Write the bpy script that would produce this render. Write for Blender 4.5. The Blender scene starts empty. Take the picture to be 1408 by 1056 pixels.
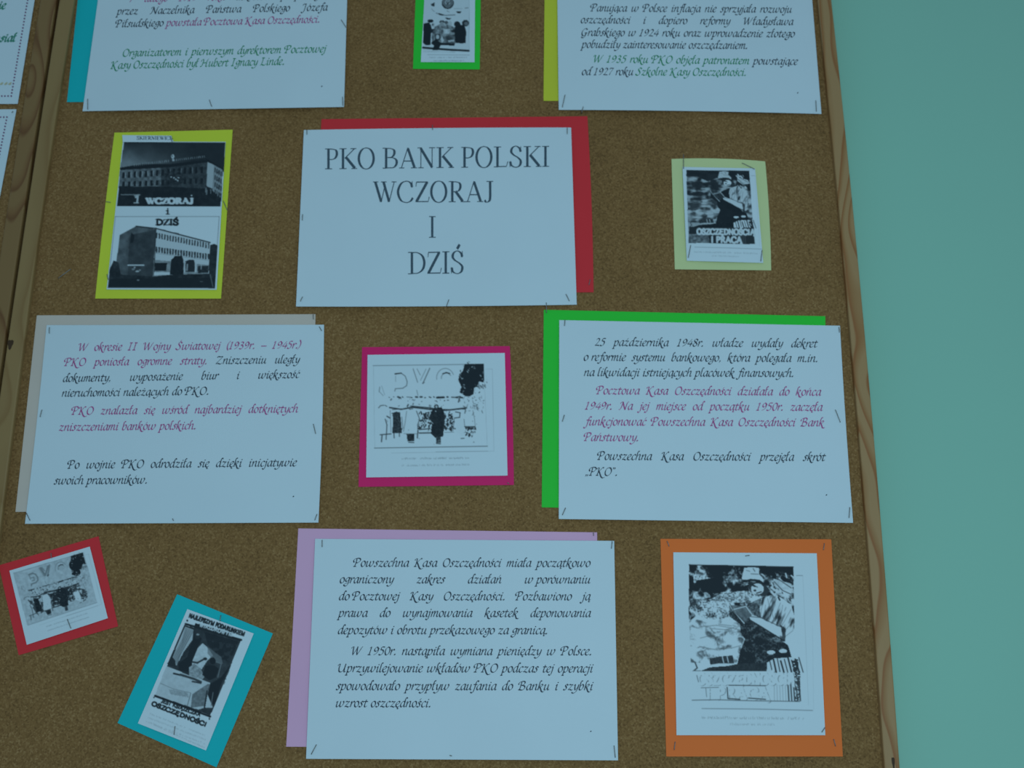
import bpy, math, random
import numpy as np

# ------------------------------------------------------------------ camera, world, light, exposure
sc = bpy.context.scene
col = sc.collection
W0, H0, F = 1408.0, 1056.0, 1550.0
VPX, VPY = 750.0, -4800.0                       # where the uprights of the board meet, in pixels
dx_, dy_ = VPX - W0 / 2, H0 / 2 - VPY
pitch = math.atan(F / math.hypot(dx_, dy_))
roll = math.atan2(dx_, dy_)
fwd = np.array([0, math.cos(pitch), math.sin(pitch)])
up0 = np.array([0, -math.sin(pitch), math.cos(pitch)])
rt0 = np.array([1.0, 0, 0])
cr, sr = math.cos(roll), math.sin(roll)
right = rt0 * cr + up0 * sr
up = up0 * cr - rt0 * sr
CAM = np.array([0.0, -1.13, 1.56])
cam_d = bpy.data.cameras.new('camera')
cam = bpy.data.objects.new('camera', cam_d); col.objects.link(cam)
from mathutils import Matrix
M = Matrix(((right[0], up[0], -fwd[0], CAM[0]), (right[1], up[1], -fwd[1], CAM[1]),
            (right[2], up[2], -fwd[2], CAM[2]), (0, 0, 0, 1)))
cam.matrix_world = M
cam_d.sensor_width = 36.0; cam_d.lens = F / W0 * 36.0
cam_d.dof.use_dof = True; cam_d.dof.focus_distance = 1.0; cam_d.dof.aperture_fstop = 8.0   # the snapshot is focused a little short
cam_d.clip_start = 0.02; cam_d.clip_end = 50
sc.camera = cam

world = bpy.data.worlds.new('room_light'); sc.world = world; world.use_nodes = True
bg = world.node_tree.nodes['Background']
bg.inputs[0].default_value = (0.31, 0.478, 0.60, 1); bg.inputs[1].default_value = 0.56

def area(name, loc, target, sx, sy, power, color):
    d = bpy.data.lights.new(name, 'AREA'); d.shape = 'RECTANGLE'; d.size = sx; d.size_y = sy
    d.energy = power; d.color = color
    o = bpy.data.objects.new(name, d); col.objects.link(o); o.location = loc
    from mathutils import Vector
    v = Vector(target) - Vector(loc); o.rotation_euler = v.to_track_quat('-Z', 'Y').to_euler()
    return o
area('added_front_light', (0.22, -1.45, 1.50), (0.14, 0, 1.76), 0.9, 0.7, 8.2, (0.53, 0.82, 1.0))  # added lamp behind the camera, set close so the corners darken; no window there
vs = sc.view_settings
vs.view_transform = 'Standard'; vs.look = 'None'; vs.gamma = 1.0; vs.exposure = -0.04; vs.use_curve_mapping = False

# ------------------------------------------------------------------ pixel -> board plane
def at(px, py, d=0.0):
    px = np.asarray(px, float); py = np.asarray(py, float); d = np.asarray(d, float) + 0 * px
    u = (px - W0 / 2) / F; v = -(py - H0 / 2) / F
    r = fwd[None] + u.reshape(-1, 1) * right[None] + v.reshape(-1, 1) * up[None]
    t = (-d.reshape(-1) - CAM[1]) / r[:, 1]
    return CAM[None] + r * t[:, None]

# ------------------------------------------------------------------ materials
def mat(name, color, rough=0.65, spec=0.25, metal=0.0):
    m = bpy.data.materials.new(name); m.use_nodes = True
    b = m.node_tree.nodes['Principled BSDF']
    b.inputs['Base Color'].default_value = (*color, 1); b.inputs['Roughness'].default_value = rough
    b.inputs['Specular IOR Level'].default_value = spec; b.inputs['Metallic'].default_value = metal
    return m
def nodes(m):
    nt = m.node_tree
    return nt, nt.nodes, nt.links, nt.nodes['Principled BSDF']
def N(nt, kind, **kw):
    n = nt.nodes.new(kind)
    for k, v in kw.items():
        if isinstance(v, tuple) and v and v[0] == 'in': pass
        setattr(n, k, v)
    return n
def noise(nt, vec, scale, detail=4, rough=0.6):
    n = nt.nodes.new('ShaderNodeTexNoise'); n.inputs['Scale'].default_value = scale
    n.inputs['Detail'].default_value = detail; n.inputs['Roughness'].default_value = rough
    if vec is not None: nt.links.new(vec, n.inputs['Vector'])
    return n
def ramp(nt, fac, stops):
    r = nt.nodes.new('ShaderNodeValToRGB'); e = r.color_ramp.elements
    while len(e) < len(stops): e.new(0.5)
    for q, (p, c) in zip(e, stops): q.position = p; q.color = (*c, 1)
    nt.links.new(fac, r.inputs[0]); return r
def mth(nt, op, a, b=None):
    n = nt.nodes.new('ShaderNodeMath'); n.operation = op
    for i, v in enumerate((a, b)):
        if v is None: continue
        if isinstance(v, (int, float)): n.inputs[i].default_value = v
        else: nt.links.new(v, n.inputs[i])
    return n.outputs[0]
def bump(nt, h, b, strength, dist):
    n = nt.nodes.new('ShaderNodeBump'); n.inputs['Strength'].default_value = strength
    n.inputs['Distance'].default_value = dist
    nt.links.new(h, n.inputs['Height']); nt.links.new(n.outputs[0], b.inputs['Normal'])
def mixc(nt, fac, a, b):
    n = nt.nodes.new('ShaderNodeMix'); n.data_type = 'RGBA'
    if isinstance(fac, float): n.inputs[0].default_value = fac
    else: nt.links.new(fac, n.inputs[0])
    for s, v in ((6, a), (7, b)):
        if isinstance(v, tuple): n.inputs[s].default_value = (*v, 1)
        else: nt.links.new(v, n.inputs[s])
    return n.outputs[2]

def paper(name, color, rough=0.6, var=0.05):
    m = mat(name, color, rough, 0.2); nt, ns, ln, b = nodes(m)
    g = ns.new('ShaderNodeNewGeometry')
    n1 = noise(nt, g.outputs['Position'], 9, 3); n2 = noise(nt, g.outputs['Position'], 900, 2)
    f = mth(nt, 'MULTIPLY', n1.outputs[0], 1.0)
    c = mixc(nt, f, tuple(min(1, x * (1 + var)) for x in color), tuple(x * (1 - var) for x in color))
    ln.new(c, b.inputs['Base Color']); bump(nt, n2.outputs[0], b, 0.12, 0.0003)
    return m
WHITE = (0.715, 0.825, 0.86)
M_white = paper('white_paper', WHITE, var=0.03)
M_red = paper('red_card', (0.80, 0.040, 0.048))
M_lime = paper('lime_yellow_card', (0.74, 0.80, 0.055))
M_yellow = paper('yellow_card', (0.72, 0.72, 0.05))
M_green = paper('bright_green_card', (0.035, 0.68, 0.05))
M_teal = paper('turquoise_card', (0.008, 0.54, 0.56))
M_peach = paper('peach_card', (0.72, 0.60, 0.50))
M_purple = paper('magenta_card', (0.83, 0.022, 0.165))
M_lilac = paper('lilac_card', (0.86, 0.47, 0.66))
M_orange = paper('orange_card', (1.0, 0.20, 0.035))
M_pale = paper('pale_yellow_card', (0.70, 0.76, 0.36))
M_ink = mat('black_ink', (0.04, 0.06, 0.085), 0.5)
M_ink_t = mat('grey_black_ink', (0.07, 0.11, 0.14), 0.5)
M_mag = mat('magenta_ink', (0.50, 0.09, 0.28), 0.5)
M_grn = mat('green_ink', (0.03, 0.30, 0.13), 0.5)
M_fgrn = mat('faded_green_ink', (0.06, 0.30, 0.20), 0.5)
M_fink = mat('faded_grey_ink', (0.36, 0.44, 0.47), 0.5)
M_orink = mat('pale_orange_ink', (0.62, 0.60, 0.42), 0.5)
M_wire = mat('dull_steel_wire', (0.24, 0.235, 0.22), 0.4, 0.5, 0.4)

# cork: fine granules in several browns
M_cork = mat('cork', (0.29, 0.136, 0.043), 0.9, 0.1); nt, ns, ln, b = nodes(M_cork)
g = ns.new('ShaderNodeNewGeometry'); P = g.outputs['Position']
vo = ns.new('ShaderNodeTexVoronoi'); vo.inputs['Scale'].default_value = 620; ln.new(P, vo.inputs['Vector'])
sepc = ns.new('ShaderNodeSeparateColor'); ln.new(vo.outputs['Color'], sepc.inputs[0])
n1 = noise(nt, P, 420, 4, 0.65); n2 = noise(nt, P, 28, 4, 0.6); n3 = noise(nt, P, 3.0, 3)
f = mth(nt, 'ADD', mth(nt, 'MULTIPLY', sepc.outputs[0], 0.34), mth(nt, 'MULTIPLY', n1.outputs[0], 0.66))
f = mth(nt, 'ADD', f, mth(nt, 'MULTIPLY', mth(nt, 'SUBTRACT', n2.outputs[0], 0.5), 0.22))
f = mth(nt, 'ADD', f, mth(nt, 'MULTIPLY', mth(nt, 'SUBTRACT', n3.outputs[0], 0.5), 0.35))
r = ramp(nt, f, [(0.20, (0.15, 0.077, 0.029)), (0.40, (0.25, 0.130, 0.046)), (0.60, (0.310, 0.165, 0.060)), (0.84, (0.46, 0.275, 0.12))])
ln.new(r.outputs[0], b.inputs['Base Color']); bump(nt, n1.outputs[0], b, 0.5, 0.0012)

def wood(name, light, mid, dark, seed, xs=55.0, warp=1.6, ring=None):
    m = mat(name, light, 0.5, 0.3); nt, ns, ln, b = nodes(m)
    g = ns.new('ShaderNodeNewGeometry')
    mp = ns.new('ShaderNodeMapping'); mp.inputs['Location'].default_value = (seed, seed * 1.7, seed * 0.6)
    ln.new(g.outputs['Position'], mp.inputs['Vector'])
    s = ns.new('ShaderNodeSeparateXYZ'); ln.new(mp.outputs[0], s.inputs[0])
    # stretched coordinates: the grain runs up the rail, with knots pushing it aside
    c = ns.new('ShaderNodeCombineXYZ'); ln.new(mth(nt, 'MULTIPLY', s.outputs[0], 14.0), c.inputs[0])
    ln.new(mth(nt, 'MULTIPLY', s.outputs[1], 14.0), c.inputs[1]); ln.new(mth(nt, 'MULTIPLY', s.outputs[2], 5.5), c.inputs[2])
    w = noise(nt, c.outputs[0], 1.0, 1.5, 0.5)
    ph = mth(nt, 'ADD', mth(nt, 'MULTIPLY', s.outputs[0], xs), mth(nt, 'MULTIPLY', w.outputs[0], 7.0 * warp))
    if ring:                                       # the grain closes round a knot in the board
        k = at([ring[0]], [ring[1]], 0.006)[0]; Rr = 0.075
        s0 = ns.new('ShaderNodeSeparateXYZ'); ln.new(g.outputs['Position'], s0.inputs[0])
        dz = mth(nt, 'MULTIPLY', mth(nt, 'TANH', mth(nt, 'DIVIDE', mth(nt, 'SUBTRACT', s0.outputs[2], float(k[2])), Rr)), Rr * 46.0)
        dx = mth(nt, 'MULTIPLY', mth(nt, 'SUBTRACT', s0.outputs[0], float(k[0])), 130.0)
        ph = mth(nt, 'ADD', mth(nt, 'SQRT', mth(nt, 'ADD', mth(nt, 'MULTIPLY', dx, dx), mth(nt, 'MULTIPLY', dz, dz))), mth(nt, 'MULTIPLY', w.outputs[0], 7.0 * warp))
    fr = mth(nt, 'FRACT', ph)
    c2 = ns.new('ShaderNodeCombineXYZ'); ln.new(mth(nt, 'MULTIPLY', s.outputs[0], 700.0), c2.inputs[0])
    ln.new(mth(nt, 'MULTIPLY', s.outputs[1], 700.0), c2.inputs[1]); ln.new(mth(nt, 'MULTIPLY', s.outputs[2], 12.0), c2.inputs[2])
    fine = noise(nt, c2.outputs[0], 1.0, 3)
    r = ramp(nt, fr, [(0.0, light), (0.45, light), (0.72, mid), (0.90, dark), (1.0, light)])
    cc = mixc(nt, mth(nt, 'MULTIPLY', fine.outputs[0], 0.30), r.outputs[0], mid)
    ln.new(cc, b.inputs['Base Color']); bump(nt, fine.outputs[0], b, 0.15, 0.0005)
    return m
M_wood_r = wood('varnished_pine', (0.45, 0.265, 0.115), (0.38, 0.19, 0.068), (0.33, 0.115, 0.032), 3.1, 55.0, 0.9, (1190, 305))
M_wood_l = wood('plain_pine', (0.355, 0.215, 0.082), (0.33, 0.195, 0.073), (0.29, 0.16, 0.055), 7.7, 30.0, 0.6)
M_wood_k = wood('knotty_pine', (0.29, 0.165, 0.06), (0.25, 0.125, 0.043), (0.17, 0.068, 0.021), 1.9, 45.0, 0.8, (40, 108))
M_knot = mat('dark_knot', (0.07, 0.035, 0.015), 0.6)

M_wall = mat('mint_wall_paint', (0.33, 0.63, 0.475), 0.55, 0.25); nt, ns, ln, b = nodes(M_wall)
g = ns.new('ShaderNodeNewGeometry'); n1 = noise(nt, g.outputs['Position'], 240, 3); n2 = noise(nt, g.outputs['Position'], 2.2, 3)
ln.new(mixc(nt, n2.outputs[0], (0.325, 0.655, 0.485), (0.305, 0.60, 0.465)), b.inputs['Base Color'])
bump(nt, n1.outputs[0], b, 0.10, 0.0006)
M_floor = mat('grey_lino', (0.30, 0.29, 0.26), 0.5, 0.3); nt, ns, ln, b = nodes(M_floor)
g = ns.new('ShaderNodeNewGeometry'); n1 = noise(nt, g.outputs['Position'], 60, 5)
ln.new(mixc(nt, n1.outputs[0], (0.27, 0.26, 0.235), (0.34, 0.33, 0.30)), b.inputs['Base Color'])

M_print = bpy.data.materials.new('printed_paper'); M_print.use_nodes = True; nt, ns, ln, b = nodes(M_print)
b.inputs['Roughness'].default_value = 0.55; b.inputs['Specular IOR Level'].default_value = 0.2
a = ns.new('ShaderNodeAttribute'); a.attribute_name = 'print'; ln.new(a.outputs['Color'], b.inputs['Base Color'])

# ------------------------------------------------------------------ object helpers
def tag(o, label=None, cat=None, group=None, kind=None):
    if label: o['label'] = label
    if cat: o['category'] = cat
    if group: o['group'] = group
    if kind: o['kind'] = kind
    return o
def empty(name, loc=(0, 0, 0)):
    o = bpy.data.objects.new(name, None); o.empty_display_size = 0.02; o.location = loc; col.objects.link(o); return o
def mesh(name, verts, faces, m, parent=None, smooth=False):
    me = bpy.data.meshes.new(name)
    verts = np.asarray(verts, float)
    origin = verts.mean(axis=0) if parent is None else np.zeros(3)
    me.from_pydata((verts - origin).tolist(), [], faces); me.materials.append(m); me.update()
    if smooth: me.polygons.foreach_set('use_smooth', [True] * len(me.polygons))
    o = bpy.data.objects.new(name, me); col.objects.link(o)
    if parent is not None:
        o.parent = parent
        off = Matrix.Identity(4); q = parent
        while q is not None: off = Matrix.Translation([-c for c in q.location]) @ off; q = q.parent
        me.transform(off)
    else: o.location = origin.tolist()
    return o
def box(name, x0, x1, y0, y1, z0, z1, m, parent=None):
    v = [(x, y, z) for x in (x0, x1) for y in (y0, y1) for z in (z0, z1)]
    f = [(0, 1, 3, 2), (4, 6, 7, 5), (0, 4, 5, 1), (2, 3, 7, 6), (0, 2, 6, 4), (1, 5, 7, 3)]
    return mesh(name, v, f, m, parent)

# ------------------------------------------------------------------ structure
tag(box('wall_back', -2.4, 2.4, 0.022, 0.14, 0.0, 3.0, M_wall), 'mint green painted wall behind the boards', kind='structure')
tag(box('floor', -2.4, 2.4, -3.2, 0.14, -0.1, 0.0, M_floor), 'grey floor below the wall', kind='structure')
tag(box('baseboard_back', -2.4, 2.4, 0.010, 0.022, 0.0, 0.09, M_wood_l), kind='structure')

# ------------------------------------------------------------------ boards
ZB, ZT = 1.22, 2.62
def fitline(pts, d, deg=2):
    p = np.array(pts, float); w = at(p[:, 0], p[:, 1], d)
    c = np.polyfit(w[:, 2], w[:, 0], deg)
    z0, z1 = w[:, 2].min(), w[:, 2].max(); dc = np.polyder(c)
    def fx(z):
        z = np.asarray(z, float); zc = np.clip(z, z0, z1)
        return np.polyval(c, zc) + np.polyval(dc, zc) * (z - zc)
    return fx
def rail(name, fa, fb, yf, yb, z0, z1, m, parent, bev=0.0016, n=28):
    V, Fc = [], []
    for z in np.linspace(z0, z1, n):
        a, b_ = float(fa(z)), float(fb(z))
        ring = [(a, yb), (a, yf + bev), (a + bev * .3, yf + bev * .3), (a + bev, yf), (b_ - bev, yf), (b_ - bev * .3, yf + bev * .3), (b_, yf + bev), (b_, yb)]
        V += [(x, y, z) for x, y in ring]
    k = 8
    for i in range(n - 1):
        for j in range(k):
            jj = (j + 1) % k
            Fc.append((i * k + j, i * k + jj, (i + 1) * k + jj, (i + 1) * k + j))
    Fc.append(tuple(range(k))[::-1]); Fc.append(tuple((n - 1) * k + j for j in range(k)))
    return mesh(name, V, Fc, m, parent)
DR = 0.006
fin = fitline([(1126, 0), (1136, 118), (1148, 235), (1158, 340), (1167.5, 440), (1174, 510), (1183, 616), (1189, 690), (1194, 740), (1203, 863), (1214, 1038)], DR)
fout = fitline([(1142.7, 0), (1154.5, 91), (1166, 204), (1176.8, 326), (1190.5, 480), (1199, 571), (1206, 639), (1212.5, 720), (1220.5, 825), (1228.4, 927), (1236.4, 1038)], DR)
lout = fitline([(81, 0), (58.8, 150), (34.3, 300), (10.5, 467), (0, 540)], DR)
lin = fitline([(101.5, 0), (79.5, 150), (56.5, 300), (51, 332), (40.5, 418), (31.8, 472), (21.5, 555), (14.3, 614), (4.5, 693), (0, 727)], DR)
nout = fitline([(77, 0), (54.8, 150), (30.2, 300), (6.5, 467), (-4, 540)], DR)
nin = lambda z: nout(z) - 0.0185
bd = empty('notice_board', (0.05, 0.0, ZB))
tag(bd, 'large cork notice board in a pine frame, covered with cards about the bank', 'notice board')
def cork(name, fa, fb, parent):
    zs = np.linspace(ZB + 0.01, ZT - 0.01, 28); V = []; Fc = []
    for z in zs: V += [(float(fa(z)), 0, z), (float(fb(z)), 0, z), (float(fa(z)), 0.012, z), (float(fb(z)), 0.012, z)]
    for i in range(len(zs) - 1):
        a, c = i * 4, i * 4 + 4
        Fc += [(a, a + 1, c + 1, c), (a + 2, c + 2, c + 3, a + 3), (a, c, c + 2, a + 2), (a + 1, a + 3, c + 3, c + 1)]
    Fc += [(0, 2, 3, 1), (a + 4, a + 5, a + 7, a + 6)]
    return mesh(name, V, Fc, M_cork, parent)
cork('cork_panel', lambda z: lin(z) - 0.004, lambda z: fin(z) + 0.004, bd)
tag(rail('frame_rail', fin, fout, -DR, 0.0215, ZB, ZT, M_wood_r, bd), 'pine rail with orange-brown grain beside the green wall')
tag(rail('frame_rail', lout, lin, -DR, 0.0215, ZB, ZT, M_wood_l, bd), 'plain pale pine rail')
box('frame_rail', float(lin(ZT)) - .001, float(fin(ZT)) + .001, -DR, 0.0215, ZT - 0.02, ZT, M_wood_l, bd)
box('frame_rail', float(lin(ZB)) - .001, float(fin(ZB)) + .001, -DR, 0.0215, ZB, ZB + 0.02, M_wood_l, bd)
b2 = empty('notice_board', (-1.0, 0.0, ZB))
tag(b2, 'second cork notice board at the far left edge, only its knotty pine rail in view', 'notice board')
cork('cork_panel', lambda z: nin(z) * 0 - 1.55, lambda z: nin(z) + 0.004, b2)
tag(rail('frame_rail', nin, nout, -DR, 0.0215, ZB, ZT, M_wood_k, b2), 'knotty brown pine rail')
box('frame_rail', -1.57, -1.55, -DR, 0.0215, ZB, ZT, M_wood_k, b2)
box('frame_rail', -1.55, float(nin(ZT)) + .001, -DR, 0.0215, ZT - 0.02, ZT, M_wood_k, b2)
box('frame_rail', -1.55, float(nin(ZB)) + .001, -DR, 0.0215, ZB, ZB + 0.02, M_wood_k, b2)
def knot(px, py, rx, ry, parent):
    c = at([px], [py], DR + 0.0004)[0]; V = [tuple(c)]
    for k in range(12):
        t = k * math.tau / 12; q = 1 + .25 * math.sin(3 * t)
        V.append((c[0] + rx * q * math.cos(t), c[1] + .0003, c[2] + ry * q * math.sin(t)))
    mesh('knot', V, [(0, 1 + k, 1 + (k + 1) % 12) for k in range(12)], M_knot, parent)
knot(14, 473, 0.0030, 0.0055, bd); knot(1228.5, 1049, 0.0014, 0.006, bd)

# ------------------------------------------------------------------ sheets of paper and card
def homog(src, dst):
    A = []
    for (x, y), (u, v) in zip(src, dst):
        A.append([x, y, 1, 0, 0, 0, -u * x, -u * y]); A.append([0, 0, 0, x, y, 1, -v * x, -v * y])
    h = np.linalg.solve(np.array(A, float), np.array([c for p in dst for c in p], float))
    return np.append(h, 1).reshape(3, 3)
SHEETS = []
class Sheet:
    """a sheet given by its four corners TL,TR,BR,BL; e = bend of the top,right,bottom,left edge (pixels)"""
    def __init__(s, q, d, lift=0.0012, edge=None, seed=0, curl=(1, 1)):
        s.q = [tuple(map(float, p)) for p in q]; s.d = d; s.lift = lift; s.edge = edge or {}
        s.Hm = homog(s.q, [(0, 0), (1, 0), (1, 1), (0, 1)]); s.ph = seed * 1.3; s.curl = curl
        SHEETS.append(s)
    def uv(s, px, py):
        px = np.asarray(px, float); py = np.asarray(py, float); h = s.Hm
        w = h[2, 0] * px + h[2, 1] * py + 1
        return (h[0, 0] * px + h[0, 1] * py + h[0, 2]) / w, (h[1, 0] * px + h[1, 1] * py + h[1, 2]) / w
    def depth(s, u, v):
        u = np.clip(u, 0, 1); v = np.clip(v, 0, 1)
        bot = v ** 3 * np.sin(2 * np.pi * u) ** 2 * s.curl[1]
        top = (1 - v) ** 4 * np.sin(2 * np.pi * u) ** 2 * 0.4 * s.curl[0]
        mid = 0.22 * (1 + np.sin(3.1 * u + s.ph) * np.sin(2.7 * v + s.ph * 2)) * np.sin(np.pi * u) * np.sin(np.pi * v)
        side = (u ** 4 + (1 - u) ** 4) * np.sin(2 * np.pi * v) ** 2 * .35
        return s.d + s.lift * (bot + top + mid + side)
    def pix(s, u, v):
        q = np.array(s.q)
        x = (1 - u) * (1 - v) * q[0, 0] + u * (1 - v) * q[1, 0] + u * v * q[2, 0] + (1 - u) * v * q[3, 0]
        y = (1 - u) * (1 - v) * q[0, 1] + u * (1 - v) * q[1, 1] + u * v * q[2, 1] + (1 - u) * v * q[3, 1]
        bu, bv = 4 * u * (1 - u), 4 * v * (1 - v)
        for k, a in s.edge.items():
            if k == 't': y = y + a * bu * (1 - v)
            if k == 'b': y = y + a * bu * v
            if k == 'l': x = x + a * bv * (1 - u)
            if k == 'r': x = x + a * bv * u
        return x, y
    def on(s, px, py, off=0.0002):
        u, v = s.uv(px, py); return at(px, py, s.depth(u, v) + off)
    def build(s, name, m, parent=None, nx=36, ny=30, color=None, th=0.00025):
        u, v = np.meshgrid(np.linspace(0, 1, nx), np.linspace(0, 1, ny))
        x, y = s.pix(u, v); uu, vv = s.uv(x, y)
        F0 = at(x.ravel(), y.ravel(), s.depth(uu, vv).ravel())
        B0 = F0 + np.array([0, th, 0])
        # back only as a coarse rim loop
        idx = np.arange(nx * ny).reshape(ny, nx)
        a, b_, c, d = idx[:-1, :-1].ravel(), idx[:-1, 1:].ravel(), idx[1:, 1:].ravel(), idx[1:, :-1].ravel()
        quads = np.stack([a, d, c, b_], 1)
        rim = np.concatenate([idx[0, :], idx[1:, -1], idx[-1, -2::-1], idx[-2:0:-1, 0]])
        n0 = nx * ny; k = len(rim); V = np.vstack([F0, F0[rim], B0[rim]])
        ar = np.arange(k); sides = np.stack([n0 + ar, n0 + np.roll(ar, -1), n0 + k + np.roll(ar, -1), n0 + k + ar], 1)
        faces = quads.tolist() + sides.tolist()
        o = mesh(name, V, faces, m, parent)
        me = o.data
        sm = np.zeros(len(me.polygons), bool); sm[:len(quads)] = True
        me.polygons.foreach_set('use_smooth', sm)
        if color is not None:
            ca = me.color_attributes.new('print', 'FLOAT_COLOR', 'POINT')
            full = np.ones((len(V), 4)); full[:n0, :3] = color.reshape(-1, 3); full[n0:, :3] = WHITE
            ca.data.foreach_set('color', full.ravel())
        return o

# ------------------------------------------------------------------ lettering
def P_(s): return [tuple(float(c) for c in p.split()) for p in s.split(',')]
ASC = '22 67,17 70,12 62,'
CAL = {  # advance, strokes (x y in 1/100 em, upright; slanted when set)
'a': (42, ['36 41,24 43,9 30,5 12,10 1,18 2,30 18,35 42', '36 43,32 14,33 2,38 1,44 6']),
'b': (42, [ASC + '9 34,6 10,12 0,24 4,34 22,32 38,24 42,9 26']),
'c': (34, ['31 37,25 43,14 37,6 24,6 8,13 0,22 2,30 8']),
'd': (44, ['34 41,24 43,9 30,5 12,10 1,18 2,30 18,36 42', '50 66,42 71,37 60,33 30,32 8,34 1,39 2,45 6']),
'e': (34, ['6 17,19 23,29 35,24 43,14 39,5 26,4 10,12 0,22 1,31 9']),
'f': (32, ['43 63,36 70,29 64,24 45,19 10,12 -16,3 -23,-6 -17', '9 41,35 41']),
'g': (40, ['34 41,23 43,10 33,7 20,14 12,25 18,33 32,34 42', '34 42,42 41', '34 42,32 12,27 -10,16 -23,2 -21,-2 -12,8 -5,24 2']),
'h': (44, [ASC + '8 34,4 0', '7 20,18 37,28 43,33 36,30 14,31 2,37 1,44 6']),
'i': (24, ['3 33,12 42,10 22,8 6,13 0,21 6']),
'j': (22, ['3 33,13 42,11 14,5 -14,-3 -23,-12 -17']),
'k': (44, [ASC + '8 34,4 0', '8 20,20 38,30 43,34 36,26 26,14 22', '15 22,24 6,32 -10,44 -15,52 -10']),
'l': (24, [ASC + '9 34,6 8,12 0,20 5']),
'm': (62, ['3 33,11 42,9 28,5 0', '7 18,18 37,26 43,29 36,24 0', '26 18,38 37,46 43,50 35,47 10,52 1,61 6']),
'n': (46, ['3 33,11 42,9 28,5 0', '7 18,20 37,30 43,34 35,31 10,36 1,45 6']),
'o': (40, ['21 43,8 34,5 16,12 1,22 1,33 12,35 28,30 40,21 43,18 40']),
'p': (44, ['2 35,12 43,9 20,3 -22', '-5 -24,11 -23', '8 20,20 39,31 42,37 28,31 8,18 0,8 4']),
'r': (30, ['3 33,11 42,9 28,5 0', '7 16,18 35,26 43,32 36']),
's': (32, ['29 37,22 43,13 39,13 31,19 23,21 13,16 3,8 0,1 5']),
't': (32, ['19 55,14 36,10 12,13 1,20 1,29 8', '3 41,31 41']),
'u': (46, ['3 33,12 42,9 22,7 6,12 0,21 5,32 22,36 42', '36 42,32 14,34 2,39 1,46 6']),
'w': (68, ['2 34,11 42,8 22,7 6,12 0,22 6,32 22,36 42', '36 42,32 14,36 1,46 4,56 20,60 34,55 43']),
'y': (40, ['2 33,11 42,11 22,12 8,17 2,25 8,34 26,38 42', '38 42,34 16,26 -8,14 -21,2 -24,-7 -18']),
'z': (42, ['5 36,11 42,22 39,36 42', '36 41,5 3', '4 2,18 4,30 -1,40 4']),
'P': (54, ['18 60,15 30,9 1', '0 1,19 1', '0 34,-6 44,-1 57,15 64,36 65,47 56,42 40,28 30,18 31']),
'K': (66, ['2 50,4 58,16 63', '18 62,15 30,9 1', '1 1,18 1', '54 61,46 64,32 46,18 33', '20 34,32 12,44 -10,58 -19,74 -13']),
'O': (60, ['32 64,16 56,6 34,10 8,26 -1,42 6,54 28,51 50,40 62,28 62']),
'W': (88, ['0 50,4 58,15 63', '15 63,15 30,17 0', '17 0,34 32,46 60', '46 63,45 30,48 0', '48 0,66 32,76 54,84 64']),
'N': (70, ['0 0,8 2,16 16,22 40,26 60', '6 48,10 58,24 63', '25 62,36 30,50 0', '50 0,56 34,62 58,72 64']),
'S': (46, ['42 55,34 64,20 60,16 48,24 36,32 24,29 8,16 -1,3 2,-4 10']),
'G': (60, ['50 54,38 63,20 56,8 36,10 10,22 -1,36 4,44 24', '32 25,54 25', '44 24,40 0,30 -16,16 -18,8 -12']),
'U': (70, ['0 48,4 57,15 63', '15 62,10 32,13 8,25 0,41 8,52 34,57 62', '57 62,52 22,52 4,58 1,66 6']),
'B': (58, ['18 60,15 30,9 1', '0 1,20 1', '-2 40,-2 50,4 58,18 64,36 65,44 56,38 42,20 34', '22 35,40 32,47 20,40 4,26 -1,10 2']),
'H': (68, ['-2 44,4 58,20 63', '20 62,16 30,6 2,-4 2', '64 64,54 56,48 30,46 6,51 0,60 6', '14 32,50 33']),
'I': (40, ['23 62,18 30,13 1', '12 63,34 62', '2 1,24 1']),
'J': (42, ['4 50,8 60,32 62', '30 62,25 26,18 -4,6 -17,-6 -12']),
'L': (56, ['28 64,22 60,18 30,10 3', '12 63,34 62', '0 0,14 5,30 0,46 2,54 12']),
'Z': (60, ['9 53,13 62,34 60,54 62', '54 61,4 2', '3 1,20 4,42 -1,56 8']),
'0': (44, ['25 60,11 48,6 24,12 3,22 0,35 12,40 36,36 55,25 60']),
'1': (40, ['10 51,22 60,17 30,12 1', '2 1,22 1']),
'2': (44, ['9 48,20 60,33 54,32 40,18 18,4 2', '4 3,20 3,38 1']),
'3': (44, ['11 54,22 60,33 53,28 39,15 33', '15 33,31 27,32 12,20 0,4 3']),
'4': (44, ['34 60,18 38,4 20,42 20', '36 42,26 0']),
'5': (42, ['40 60,18 59,13 37', '13 37,26 38,34 25,27 6,12 -1,2 4']),
'7': (42, ['8 52,13 59,42 59', '42 59,22 26,12 0']),
'8': (44, ['24 34,12 44,17 57,30 60,38 50,28 36,10 22,6 8,16 0,30 4,36 18,24 34']),
'9': (44, ['37 46,26 60,12 50,9 34,20 27,34 40,39 52,35 26,22 8,6 0']),
'.': (20, ['4 1,8 5,13 4', '6 4,9 1,13 2']), ',': (20, ['8 5,10 0,4 -10']),
'(': (26, ['30 70,14 46,10 14,18 -10']), ')': (26, ['10 70,20 46,14 14,-2 -10']),
'–': (48, ['2 22,46 22']), '„': (36, ['10 5,11 0,5 -10', '22 5,23 0,17 -10']), '”': (30, ['8 64,8 56,4 50', '20 64,20 56,16 50'])}
def acute(x, y0=50): return f'{x} {y0},{x+4} {y0+7},{x+10} {y0+14}'
def ogon(x): return f'{x} 2,{x-6} -7,{x-3} -13,{x+4} -11'
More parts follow.
